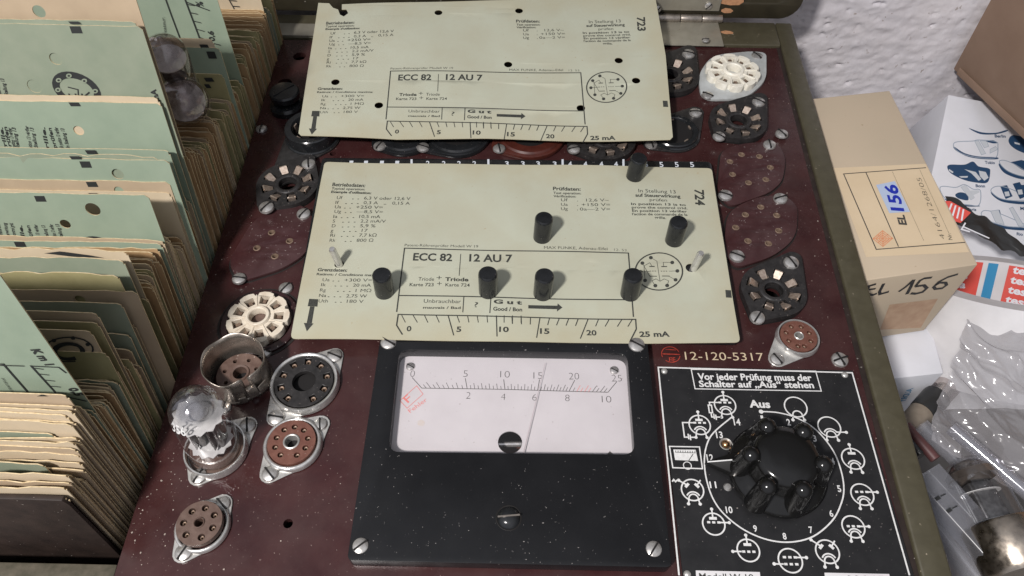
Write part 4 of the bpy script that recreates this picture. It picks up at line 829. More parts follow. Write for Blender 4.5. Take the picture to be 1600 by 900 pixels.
# ================================================================== the glass tube in its socket
def tube_356():
    c = P(337, 701, .2); c.z = .14; R = rad(334, 702, 80); t = thing('vacuum_tube', 'clear glass vacuum tube marked 356 standing in its socket', 'tube', c, (radians(-3), radians(3), 0))
    H = 3.55; g = MB()
    prof = [(R * .62, 0), (R * .92, .06), (R * .98, .25), (R * .98, H * .6), (R * .97, H * .72), (R * .90, H * .83), (R * .74, H * .915), (R * .48, H * .972), (R * .22, H), (R * .12, H + .05), (R * .10, H + .16), (R * .05, H + .24), (0, H + .26)]
    g.lathe(prof, 48); g.build('glass_bulb', M['bulb'], t, ang=80)
    b = MB(); b.lathe([(0, .02), (R * .9, .02), (R * .9, .12), (R * .7, .3), (0, .34)], 32); b.build('glass_base', M['phenolic_dull'], t)
    for z, rr in ((.72, .84), (2.42, .94)):
        m_ = MB(); n = 26; m_.prism([(R * (rr if k % 2 else rr * .88) * cos(2 * pi * k / n), R * (rr if k % 2 else rr * .86) * sin(2 * pi * k / n)) for k in range(n)], z, z + .03); m_.build('mica_spacer', M['mica'], t)
    for s in (-1, 1):
        a = MB(); a.prism(rrect(-R * .26, -R * .34, R * .26, R * .34,   .12, 4), .76, 2.28, Matrix.Translation((s * R * .34, 0, 0))); a.box((s * R * .34, R * .42, 1.5), (.05, R * .22, 1.3)); a.box((s * R * .34, -R * .42, 1.5), (.05, R * .22, 1.3)); a.build('anode', M['anode'], t, bevel=.02)
    for k in range(9):
        a = radians(40 * k + 20); x = MB(); x.tube([(R * .55 * cos(a), R * .55 * sin(a), .3), (R * .5 * cos(a), R * .5 * sin(a), .65)], .028, 6); x.build('lead_wire', M['steel'], t)
    y = MB(); y.lathe([(R * .42, H * .735), (R * .42, H * .76)], 20); y.tube([(-R * .42, 0, 2.3), (-R * .42, 0, H * .74)], .03, 6); y.build('getter_ring', M['steel'], t)
    y = MB(); n = 44; vs = []; pr = [(.945, .775), (.905, .815), (.835, .865), (.70, .918), (.46, .964), (.2, .988), (.02, .990)]; rj = random.Random(5)
    for i_, (a_, b_) in enumerate(pr):
        for k in range(n):
            jj = rj.uniform(-.02, .03) if i_ == 0 else 0
            vs.append((R * (a_ + jj) * cos(2 * pi * k / n), R * (a_ + jj) * sin(2 * pi * k / n), H * (b_ - jj * 1.6)))
    y.add(vs, [(i_ * n + k, i_ * n + (k + 1) % n, (i_ + 1) * n + (k + 1) % n, (i_ + 1) * n + k) for i_ in range(len(pr) - 1) for k in range(n)]); y.build('getter_mirror', M['getter_patch'], t, ang=80)
    # the number etched on the shoulder, bent round the glass
    for a0, flip in ((-112, 1), (52, 1)):
        e = MB(); vs, fs = glyphs('356', .01); x0 = min(v.x for v in vs); x1 = max(v.x for v in vs); out = []
        for v in vs:
            a = radians(a0) + (v.x - (x0 + x1) / 2) * .42; s_ = v.y / .73
            rr = R * ((.955 - .115 * s_) if a0 < 0 else (.83 - .19 * s_)); zz = H * ((.735 + .115 * s_) if a0 < 0 else (.875 + .062 * s_))
            out.append((rr * 1.03 * cos(a), rr * 1.03 * sin(a), zz + .02))
        e.add(out, fs); e.build('etched_number', M['white_print'], t)
tube_356()

# ================================================================== cards filed in the tray
def lean(y0):
    pts = [(-14, 4), (-12.9, 4.5), (-10.3, 6.5), (-9.4, 10.5), (-8, 12), (-4, 13), (2, 12), (5, 8), (8, 4), (16, 2)]
    for (a, l), (b, m_) in zip(pts, pts[1:]):
        if a <= y0 <= b: return radians(l + (m_ - l) * (y0 - a) / (b - a))
    return radians(4 if y0 < 0 else 2)
def card_frame(tr, yaw=0.0, roll=0.0):
    y0 = tr.y - tr.z * tan(radians(10))
    for _ in range(8): y0 = tr.y - tr.z * tan(lean(y0))
    a = lean(y0); ey = Vector((0, sin(a), cos(a))); ex = Vector((cos(yaw), sin(yaw), 0)); n = ex.cross(ey).normalized()
    ex2 = ex * cos(roll) + n.cross(ex) * sin(roll); ey2 = n.cross(ex2)
    return Frame(tr, ex2, ey2), y0
GROUP = 'index cards filed upright in the tray'
CW, CHT = 9.87, 17.0
def bent_card(name, col, w_, h, bend=0.0, wave=0.0, curl=0.0, torn=0.0, th=.035, r=.22, seed=0):
    nx, ny = 26, 16; g = MB(); rnd = random.Random(seed); ph = rnd.uniform(0, 6)
    def z(x, y): return bend * (x / w_) * (x / w_) * 1.0 + wave * sin(x * 1.1 + ph) * (1 + y / h) + curl * max(0, 1 + y / 2.2) ** 2 * (1 if x > -w_ * .55 else .3)
    F = []; jag = [rnd.uniform(-1, 0) * torn for _ in range(nx + 1)]
    for j in range(ny + 1):
        y = -h * (j / ny) ** 1.6
        for i in range(nx + 1):
            x = -w_ + (0 if i == 0 else .10 if i == 1 else w_ if i == nx else w_ - .05 if i == nx - 1 else w_ - .18 if i == nx - 2 else .10 + (w_ - .28) * (i - 1) / (nx - 3)); yy = y
            if j == 0: yy = y + jag[i] * (.25 if 2 < i < nx - 3 and i % 3 else 1) - (r * .8 if i in (0, nx) else r * .25 if i == nx - 1 else 0)
            xx = x
            if j == 0 and i == nx: xx -= r * .25
            F.append((xx, yy, z(x, y)))
    n = len(F); W_ = nx + 1; vs = F + [(a, b, c - th) for a, b, c in F]; q_ = []; mi = []
    for j in range(ny):
        for i in range(nx):
            a = j * W_ + i; q_.append((a, a + W_, a + W_ + 1, a + 1)); q_.append((n + a, n + a + 1, n + a + W_ + 1, n + a + W_))
    g.add(vs, q_); e = []
    for i in range(nx): e.append((i, i + 1, n + i + 1, n + i)); 
    for j in range(ny): a = j * W_ + nx; e.append((a, a + W_, n + a + W_, n + a)); b = j * W_; e.append((b, n + b, n + b + W_, b + W_))
    m_ = len(g.f); g.f += e; g.m += [1] * len(e)
    o = g.build(name, [FC[col], FC['edge']], weld=False, ang=50); return o
# the cards one can tell apart: corner pixel, x of the edge, colour, holes, notch marks, print
XE = -13.45
def placed(tr, col, label, y_t=None, holes=(), yaw=0.0, roll=0.0, h=CHT, torn=0, bend=0.0, curl=0.0, wave=0.02, marks=(), draw=None, seed=1, dots=()):
    fr, y0 = card_frame(tr, yaw, roll)
    if y_t is not None and y0 > y_t:
        d = tr - CAM; lo, hi = .5, 1.6
        for _ in range(40):
            m_ = (lo + hi) / 2; p = CAM + d * m_
            if p.y - p.z * tan(lean(y_t)) < y_t: lo = m_
            else: hi = m_
        tr = CAM + d * lo; fr, y0 = card_frame(tr, yaw, roll)
    if holes:
        pts = [(-CW, 0), (0, 0), (0, -h), (-CW, -h)]; hs = []
        for (u, v, px) in holes:
            c = fr.q(u, v)
            rr = px / 2 / 38.0
            if c.y < -rr - .03 and c.x < -rr: hs.append(circ(c, rr, 20))
        top = [(-CW + CW * i / 18, random.uniform(-.05, 0) * (1 + torn * 4)) for i in range(1, 18)]
        outl = [(-CW, -.1)] + top + [(-.18, -.02), (-.03, -.16)] + [(0, -h), (-CW, -h)]
        g = MB(); g.add(*fill2d(outl, hs, -.035, 0)); o = g.build('index_card', [FC[col], FC['edge']])
        for p in o.data.polygons:
            if abs(p.normal.z) < .5: p.material_index = 1
    else: o = bent_card('index_card', col, CW, h, bend, wave, curl, torn, seed=seed)
    o.location = fr.o * S; o.rotation_euler = fr.M.to_euler(); tag(o, label, 'card', GROUP)
    if marks or draw:
        k = Ink(fr, .012 + abs(wave) + max(0, bend) if not holes else .006)
        for (u, v, a, b) in marks: k.poly([(u - a / 2, v), (u + a / 2, v), (u + a / 2 + 4, v + b), (u - a / 2 + 4, v + b)])
        if draw: draw(k)
        if k.v: k.build('print', M['mint_black'], o)
        if dots:
            e = Ink(fr, k.z + .012)
            for (u, v) in dots: e.poly([(u + 4.6 * cos(q), v + 3.6 * sin(q)) for q in [i * pi / 5 for i in range(10)]])
            e.build('print', FC[col], o)
            e = Ink(fr, k.z + .020)
            for (u, v) in dots: e.poly([(u + 2.0 * cos(q), v + 1.6 * sin(q)) for q in [i * pi / 4 for i in range(8)]])
            e.build('print', M['mint_black'], o)
    return y0
taken = []
def nat(n):
    return card_frame(PX(n[0][0], n[0][1], n[1]))[1]
def ring_base(u, v, pxr, pyr):
    def d(k):
        n = 28; k.loop([(u + pxr * .84 * cos(q * 2 * pi / n) + pyr * .25 * sin(q * 2 * pi / n), v + pyr * .82 * sin(q * 2 * pi / n) + 4 * cos(q * 2 * pi / n)) for q in range(n)], .26)
        for q in range(3): k.line([(u - 12 + 10 * q, v + 6), (u - 10 + 10 * q, v + 20)], .06)
        k.line([(u - 14, v - 4), (u + 2, v), (u + 3, v + 16)], .05); k.line([(u + 8, v + 14), (u + 20, v + 4)], .06)
    return d
def lines_of_text(u0, u1, v0, v1, cols):
    words = ['In position 13 is to', 'prove the control grid.', 'En position 13 vérifier', "l'action de commande de la", 'grille.', 'In Stellung 13', 'auf Steuerwirkung', 'prüfen']
    def d(k):
        for i in range(cols):
            u = u0 + (u1 - u0) * i / max(1, cols - 1); k.text(words[(i * 3 + cols) % 8], (u + 9, v1 + random.uniform(0, 14)), (u, v0 + random.uniform(0, 4)), 0, .03, up=(-6, -.6))
    return d
def d_scale(k):
    k.line([(258, -4), (268, 24), (283, 64)], .05); k.line([(289, -2), (313, 62)], .06)
    for i in range(5): k.line([(292 + i * 5.2, 6 + i * 13), (304 + i * 5.2, 8 + i * 13.5)], .04)
    k.text('0,6', (336, 64), (333, 48), 0, .03, up=(-9, -2)); k.text('%', (318, 10), (316, 2), 0, .03, up=(-11, -2)); k.line([(290, 2), (328, 16)], .05); k.line([(313, 62), (345, 70)], .05)
    k.text('indicateur.', (262, 62), (257, 26), 0, 0, up=(-5, 0))
def d_front(k):
    k.line([(0, 568), (5, 568), (48, 617)], .06); k.line([(48, 570), (90, 616), (136, 626)], .06); k.line([(0, 570), (38, 571)], .05); k.line([(48, 571), (92, 573), (104, 582)], .05)
    for i in range(5): k.line([(52 + i * 9.5, 574 + i * 9.5), (68 + i * 9, 576 + i * 9.3)], .04)
    k.text('K m 1', (48, 545), (72, 570), 0, .05, up=(9, -6)); k.text('0,5', (106, 606), (120, 618), 0, .05, up=(8, -6))
    k.text('mauvais', (2, 590), (18, 612), 0, 0, up=(4, -2))
def d_circ2(k):
    k.loop([(108 + 38 * cos(q * pi / 14), 545 + 19 * sin(q * pi / 14)) for q in range(28)], .06); k.loop([(108 + 22 * cos(q * pi / 10), 548 + 12 * sin(q * pi / 10)) for q in range(20)], .16)
    for (u, v) in ((85, 531), (115, 527), (138, 537)): k.poly([(u + 4 * cos(q), v + 3 * sin(q)) for q in (0, 1, 2, 3, 4, 5)])
NAMED = [
 # corner, x, colour, label, kw
 ((404, -14), XE, 'cream', 'cream card with a black tick scale at the back of the tray', dict(draw=lambda k: (k.line([(355, -6), (372, 24)], .05), [k.line([(358 + 5 * i, 0 + 9 * i), (370 + 5 * i, 1 + 9 * i)], .05) for i in range(3)]))),
 ((330, -32), XE, 'mint', 'tall mint card with a long tick scale ending at 0,6', dict(draw=d_scale)),
 ((332, 61), XE, 'cream', 'cream topped card with a black notch mark behind the tubes', dict(marks=[(318, 69, 13, 8)])),
 ((343, 75), XE, 'mint', 'mint card with a black notch mark behind the two small tubes', dict(marks=[(329, 80, 13, 11)], h=16)),
 ((348, 116), XE, 'olive', 'olive card with black notch marks beside the small tubes', dict(marks=[(325, 121, 13, 6), (323, 131, 8, 6)])),
 ((207, -22), XE, 'tan', 'large tan card with one round hole standing highest in the tray', dict(holes=[(61, 18, 17)])),
 ((213, 33), XE, 'sage', 'sage card sliver behind the card with the base diagram', dict(marks=[(115, 33, 16, 4)], torn=.03)),
 ((222, 40), XE, 'sage', 'sage card showing half a black round base diagram and two holes', dict(holes=[(87, 92, 17), (54, 135, 20)], marks=[(117, 41, 17, 11)], dots=[(92, 125), (108, 118), (132, 126), (149, 142), (91, 140)], draw=lambda k: (ring_base(120, 140, 38, 28)(k), k.text('mA', (250, 158), (243, 139), 0, .05, up=(-9, 1)), lines_of_text(-4, 6, 120, 148, 2)(k)))),
 ((247, 152), XE, 'cream', 'cream edged card just behind the card with slanted small print', dict(torn=.02)),
 ((252, 161), XE, 'mint', 'mint card with a hole and columns of slanted small print', dict(holes=[(123, 204, 15)], marks=[(115, 160, 16, 6)], draw=lambda k: (lines_of_text(4, 24, 196, 230, 4)(k), lines_of_text(44, 52, 196, 230, 2)(k), lines_of_text(70, 100, 198, 230, 4)(k)))),
 ((264, 235), XE, 'mint', 'mint card sliver with a small notch mark under the slanted print', dict(marks=[(141, 234, 16, 6)])),
 ((246, 243), XE, 'sage', 'sage card with a crumpled top edge', dict(torn=.12, marks=[(117, 243, 16, 5)], wave=.04)),
 ((264, 250), XE, 'mint', 'mint card with an empty punched circle and a notch mark', dict(holes=[(184, 272, 17)], marks=[(132, 252, 16, 10)])),
 ((265, 284), XE, 'tan', 'tan strip card with a notch mark in the middle of the tray', dict(holes=[(186, 298, 14)], marks=[(142, 284, 16, 8)])),
 ((266, 301), XE, 'cream', 'frayed cream edge directly behind the big holed mint card', dict(marks=[(145, 301, 14, 3)])),
 ((232, 304), XE, 'mint', 'big mint card with a large oval hole and slanted print', dict(holes=[(145, 327, 21), (102, 350, 15)], marks=[(61, 306, 16, 9)], draw=lambda k: (lines_of_text(0, 20, 348, 372, 3)(k), lines_of_text(34, 70, 350, 374, 4)(k), lines_of_text(82, 92, 350, 374, 2)(k), ring_base(157, 390, 30, 20)(k)))),
 ((252, 380), XE, 'mint', 'mint card sliver with a notch mark near the frame edge', dict(marks=[(30, 377, 16, 8), (2, 389, 8, 6)], torn=.03)),
 ((198, 391), XE, 'cream', 'torn cream card with a dark split along its top', dict(torn=.1, wave=.05, draw=lambda k: k.poly([(70, 394), (95, 391), (140, 397), (162, 401), (120, 400)]))),
 ((193, 405), XE, 'sage', 'sage worn card with folded corner and frayed white top', dict(torn=.06, wave=.05)),
 ((184, 428), XE, 'olive', 'olive grey card with a worn wavy top', dict(torn=.10, wave=.04)),
 ((214, 455), XE, 'tan', 'tan card with a half hidden hole at mid tray', dict(holes=[(125, 468, 14)])),
 ((190, 474), XE, 'sage', 'grey mint card with a white fold at its corner', dict(torn=.02)),
 ((152, 489), XE, 'tan', 'rosy tan card in front of the grey mint one', dict(wave=.03)),
 ((153, 504), XE, 'olive', 'olive card before the card with the black arc', dict()),
 ((142, 517), XE, 'tan', 'browned card with a black arc and three dots', dict(draw=d_circ2)),
 ((166, 551), XE, 'olive', 'olive card below the browned arc card', dict()),
 ((-6, 421), XE - .05, 'mint', 'tall leaning mint card with a printed scale and 0,5 near its edge', dict(draw=d_front, seed=4, wave=.01)),
 ((104, 617), XE, 'tan', 'tan card in front of the tall leaning mint card', dict(draw=lambda k: k.poly([(58, 618), (66, 615), (75, 618)]))),
 ((146, 641), XE, 'mint', 'mint card corner jutting toward the panel', dict()),
 ((86, 637), XE - .7, 'mint', 'pale mint card third from the front of the tray', dict(wave=.03)),
 ((110, 660), XE, 'cream', 'cream card with a jagged torn top', dict(torn=.14, wave=.04)),
 ((82, 677), XE - .75, 'sage', 'sage card in front of the jagged cream card', dict(torn=.03)),
 ((114, 690), XE, 'cream', 'cream card with a fibrous torn top near the front', dict(torn=.12, wave=.03, seed=12)),
 ((118, 700), XE, 'tan', 'rosy tan card with a worn top near the front', dict(torn=.06, wave=.03, seed=13)),
 ((122, 709), XE, 'cream', 'cream card with a split corner near the front', dict(torn=.1, wave=.04, seed=14)),
 ((124, 722), XE, 'cream', 'cream card with brittle edge above the follower board', dict(torn=0.1, wave=.03, seed=31)),
 ((128, 733), XE, 'tan', 'tan card with soft bent edge above the follower board', dict(torn=0.05, wave=.03, seed=32)),
 ((112, 742), XE, 'cream', 'cream card with two nicks above the follower board', dict(torn=0.12, wave=.03, seed=33)),
 ((129, 747), XE, 'cream', 'pale cream card with a long bare corner near the follower board', dict(torn=0.08, wave=.03, seed=34)),
 ((106, 752), XE, 'tan', 'rosy card with a scalloped top near the follower board', dict(torn=0.14, wave=.03, seed=35)),
 ((121, 757), XE, 'cream', 'cream card leaning low just behind the follower board', dict(torn=0.1, wave=.03, seed=36)),
 ((99, 762), XE, 'cream', 'cream card with a folded lip just behind the follower board', dict(torn=0.16, wave=.03, seed=37)),
 ((126, 768), XE, 'tan', 'dull tan card third behind the follower board', dict(torn=0.08, wave=.03, seed=38)),
 ((110, 772), XE, 'cream', 'cream card second behind the follower board', dict(torn=0.14, wave=.03, seed=39)),
 ((104, 777), XE, 'cream', 'cream card touching the follower board', dict(torn=0.2, wave=.03, seed=40)),
 ((66, 724), XE - .9, 'sage', 'sage card nearest the front of the tray', dict(torn=.10)),
 ((102, 742), XE, 'cream', 'cream card second from the front with a chewed top', dict(torn=.14, wave=.04, seed=15)),
 ((112, 752), XE, 'tan', 'tan card close to the front with a wavy top', dict(torn=.08, wave=.05, seed=16)),
]
NAMED = NAMED[:26] + sorted(NAMED[26:], key=nat, reverse=True)
for (px, x, col, label, kw) in NAMED:
    taken.append(placed(PX(px[0], px[1], x), col, label, y_t=(taken[-1] - .04 if taken else None), **kw))
print('named y0', [round(t, 2) for t in taken])
# the many other cards between them
ridge = [(-13.0, 3.0), (-12.25, 2.5), (-12.1, 3.3), (-11.3, 3.1), (-10.9, 2.9), (-10.4, 3.6), (-9.15, 3.3), (-7.8, 2.4), (-7.4, 3.0), (-6.6, 3.4), (-5.6, 3.1), (-4.2, 3.5), (-2.3, 2.5), (-1.4, 2.6), (-.5, 2.9), (.15, 3.9), (1.9, 3.3), (3, 3.0), (3.9, 3.2), (5.8, 2.5), (7, 2.5), (8.8, 2.1), (9.1, 2.9), (11.2, 2.7), (13, 2.5), (15.3, 2.6)]
def ridge_z(y):
    for (a, z0), (b, z1) in zip(ridge, ridge[1:]):
        if a <= y <= b: return z0 + (z1 - z0) * (y - a) / (b - a)
    return 2.7
fz = sorted((t, PX(n[0][0], n[0][1], n[1]).z) for t, n in zip(taken, NAMED) if t < -10.35 and n[0][0] > 50 and n[0] not in ((146, 641),))
print('front', fz)
def front_z(y):
    for (a, z0), (b, z1) in zip(fz, fz[1:]):
        if a <= y <= b: return z0 + (z1 - z0) * (y - a) / (b - a)
    return fz[0][1] if y < fz[0][0] else fz[-1][1]
protos = {}
LBL = {'mint': 'plain mint card wedged among the filed cards, only its edge showing', 'sage': 'plain sage card wedged among the filed cards, only its edge showing', 'tan': 'plain tan card wedged among the filed cards, only its edge showing', 'cream': 'plain cream card wedged among the filed cards, only its edge showing', 'brown': 'browned card wedged among the filed cards, only its edge showing', 'olive': 'olive card wedged among the filed cards, only its edge showing'}
y = -12.25; cols = ['tan', 'brown', 'brown', 'olive', 'sage', 'tan', 'brown', 'cream', 'olive', 'brown']; rnd = random.Random(21); dropped = 0; burst = 0; n_cards = 0  # brown and olive prevail: aged cards with tray shade in their colour
while y < 15.1:
    y += rnd.choice((.05, .055, .06, .07, .09, .12, .2, .26)) * (1.0 if y > -9 else .9)
    if any(abs(y - t) < .045 for t in taken): continue
    if burst <= 0: burst = rnd.randint(2, 6); cc = rnd.choice(cols if y < 2 else ['brown', 'olive', 'tan', 'brown', 'olive', 'brown', 'sage']); dz = rnd.uniform(-.45, .25)
    burst -= 1
    c_ = cc if rnd.random() < .7 else rnd.choice(cols); z = ridge_z(y) + dz + rnd.uniform(-.30, .2)
    if y < -10.5: z = front_z(y) + rnd.uniform(-.75, .02); c_ = rnd.choice(('tan', 'cream', 'cream', 'tan', 'cream', 'sage'))
    key = (c_, rnd.randint(0, 3))
    if key not in protos:
        protos[key] = bent_card('index_card', c_, CW, CHT, rnd.uniform(-.03, .03), rnd.uniform(.005, .03), 0, rnd.uniform(.02, .12), th=rnd.uniform(.035, .055), seed=len(protos) + 3); o = protos[key]
    else: o = protos[key].copy(); COL.objects.link(o)
    a = lean(y); tr = Vector((XE + rnd.uniform(-.16, .14), y + z * tan(a), z)); fr, _ = card_frame(tr, rnd.uniform(-.007, .007), rnd.uniform(-.022, .022))
    o.location = fr.o * S; o.rotation_euler = fr.M.to_euler(); tag(o, LBL[c_], 'card', GROUP); n_cards += 1
print('filler cards', n_cards)
# torn front card and the dark follower board before it
fr, _ = card_frame(PX(101, 782, XE)); fr.o.y = min(fr.o.y, min(taken) + fr.o.z * tan(radians(4.5)) - .12)
g = MB(); g.prism([(-11, .02), (-1.1, .02), (-.1, -.02), (0, -.3), (0, -15), (-11, -15)], -.18, 0); o = g.build('follower_board', M['tray'], None, fr.o, fr.M.to_euler(), bevel=.02); tag(o, 'dark wooden follower board in front of the filed cards', 'board')
# two small tubes lying on the cards
def small_tube(p, axis, R, L_, label, m):
    t = thing('vacuum_tube', label, 'tube', p, Vector(axis).to_track_quat('Z', 'Y').to_euler(), 'small tubes lying on the filed cards'); g = MB()
    g.lathe([(0, -L_), (R * .9, -L_), (R, -L_ * .9), (R, L_ * .2), (R * .93, L_ * .45), (R * .7, L_ * .62), (R * .35, L_ * .72), (R * .14, L_ * .76), (R * .12, L_ * .86), (0, L_ * .9)], 36); g.build('glass_bulb', M[m], t, ang=80)
    a = MB(); a.prism(rrect(-R * .55, -R * .3, R * .55, R * .3, .1, 4), -L_ * .7, L_ * .05); a.build('anode', M['anode'], t, bevel=.02)
    k = MB(); k.prism([(R * .85 * cos(q), R * .85 * sin(q)) for q in [2 * pi * i / 20 for i in range(20)]], L_ * .08, L_ * .12); k.build('mica_spacer', M['mica'], t)
    k = MB(); k.lathe([(R * .86, L_ * .46), (R * .66, L_ * .60), (R * .3, L_ * .69), (0, L_ * .7)], 28); k.build('getter_mirror', M['getter_small'], t, ang=80)
small_tube(PX(264, 96, -14.0), (.15, -.25, 1), .82, 1.6, 'small smoky glass tube standing between the tall cards', 'smoke')
small_tube(PX(288, 158, -13.9), (.35, -.75, .65), .98, 1.8, 'wider smoky glass tube lying on the cards and pointing forward', 'smoke')

# ================================================================== beside the tester
def box_on(fr, name, x0, y0, x1, y1, depth, m, label, cat, bevel=.04):
    g = MB(); g.box(((x0 + x1) / 2, (y0 + y1) / 2, -depth / 2), (x1 - x0, y1 - y0, depth)); o = g.build(name, m, None, fr.o, fr.M.to_euler(), bevel=bevel, seg=2); return tag(o, label, cat)
def tube_box():
    z = -.55; a, b, c = P(1332, 441, z), P(1528, 413, z), P(1386, 142, z); ab = b - a
    fr = Frame(a, b - a, c - b); f2 = fr.q(1386, 142); f3 = fr.q(1528, 413); D = 5.3; Wd = f3.x
    g = MB(); vs = [(0, 0, 0), (f3.x, f3.y, 0), (f2.x + .15, f2.y, 0), (-.1, f2.y + .1, 0)]; g.add(vs + [(p[0] * 1.0, p[1], -D) for p in vs], [(0, 1, 2, 3), (7, 6, 5, 4), (0, 4, 5, 1), (1, 5, 6, 2), (2, 6, 7, 3), (3, 7, 4, 0)])
    o = g.build('tube_box', M['box'], None, fr.o, fr.M.to_euler(), bevel=.05, seg=3); tag(o, 'tan cardboard tube box with EL 156 written on top and front', 'box')
    C = lambda x, y: (1240 + x / 3, 220 + y / 3)
    l = Ink(fr, .004); l.poly([C(180, 128), C(600, 110), C(815, 500), C(850, 545), C(360, 560), C(290, 420)][0:1] + [C(620, 108), C(822, 522), C(340, 545)]); lo = l.build('paper_label', M['label'], o)
    k = Ink(fr, .014); k.line([C(620, 127), C(234, 156), C(387, 510), C(803, 477)], .05); k.line([C(338, 148), C(491, 497)], .045); k.text('EL', C(530, 396), C(516, 348), 0, .04, up=(-36 / 3, 1))
    k.build('print', M['ink'], lo); p = Ink(fr, .014); p.line([C(462, 145), C(610, 470)], .012); p.line([C(590, 135), C(730, 440)], .012)
    p.text('4164/1268/05', C(712, 462), C(596, 175), 0, -.02, up=(-22 / 3, 2)); p.text('Nr.', C(744, 466), C(736, 436), 0, 0, up=(-18 / 3, 1)); p.build('print', M['ink_card'], lo)
    b = Ink(fr, .016); b.poly([C(386, 208), C(474, 190), C(545, 334), C(448, 340)]); tg = b.build('blue_tag', M['blue_tag'], lo)
    n = Ink(fr, .022); n.text('156', C(517, 332), C(480, 208), 0, .03, up=(-58 / 3, 3)); n.build('handwriting', M['blue_ink'], tg)
    s = Ink(fr, .014); cc = C(417, 460)
    for q_ in ((0, -37), (45, -2), (0, 36), (-45, 0)): pass
    D4 = [(417, 422), (463, 458), (418, 496), (372, 460)]
    for t in (1, .72, .44): s.loop([C(417.5 + (x - 417.5) * t, 459 + (y - 459) * t) for x, y in D4], .045)
    s.line([C(372, 460), C(463, 458)], .03); s.line([C(417, 422), C(418, 496)], .03); s.line([C(394, 441), C(441, 477)], .03); s.line([C(440, 440), C(395, 478)], .03); s.build('stamp', M['orange'], lo)
    # front face writing
    ff = Frame(fr.o, ab, (0, 0, 1))
    w1 = Ink(ff, .012)
    for st, wd in (([(386, 670), (352, 680), (338, 716), (372, 722), (390, 714)], .15), ([(344, 698), (384, 692)], .13), ([(422, 668), (402, 706), (404, 718), (446, 706)], .15), ([(492, 706), (524, 684), (562, 650)], .14), ([(562, 650), (548, 684), (530, 718)], .17), ([(648, 640), (612, 644), (592, 654), (570, 682)], .15), ([(570, 682), (610, 676), (624, 690), (604, 708), (572, 716), (548, 714)], .16), ([(770, 624), (722, 638), (680, 660), (656, 684), (664, 694), (696, 690), (716, 676), (712, 664), (686, 664), (664, 676)], .15)):
        w1.line([C(*q_) for q_ in st], wd)
    h = w1.build('handwriting', M['black_pen'], None, ff.o, ff.M.to_euler()); h.parent = o; h.matrix_parent_inverse = Matrix.LocRotScale(o.location, o.rotation_euler, None).inverted()
    wp = Ink(ff, .006); wp.poly([C(450, 768), C(676, 740), C(596, 876), C(404, 885)]); h = wp.build('worn_patch', M['label_worn'], None, ff.o, ff.M.to_euler()); h.parent = o; h.matrix_parent_inverse = Matrix.LocRotScale(o.location, o.rotation_euler, None).inverted()
tube_box()
def white_box():
    z = -5.95; a, b, c = P(1392, 592, z), P(1474, 583, z), P(1455, 513, z); fr = Frame(a, b - a, c - b); f2 = fr.q(1455, 513); f3 = fr.q(1474, 583)
    g = MB(); vs = [(-.9, 0, 0), (f3.x, f3.y, 0), (f2.x, f2.y, 0), (-.9, f2.y, 0)]; D = 5.2; g.add(vs + [(p[0], p[1], -D) for p in vs], [(0, 1, 2, 3), (7, 6, 5, 4), (0, 4, 5, 1), (1, 5, 6, 2), (2, 6, 7, 3), (3, 7, 4, 0)])
    o = g.build('small_box', M['white_box'], None, fr.o, fr.M.to_euler(), bevel=.04); tag(o, 'small white carton with blue lettering under the tan tube box', 'box')
    ff = Frame(fr.o, b - a, (0, 0, 1)); k = Ink(ff, .008); k.text('AUDRY', (1427, 606), (1414, 627), 0, .02, up=(-8, -2)); h = k.build('print', M['tblue'], None, ff.o, ff.M.to_euler()); h.parent = o; h.matrix_parent_inverse = Matrix.LocRotScale(o.location, o.rotation_euler, None).inverted()
white_box()
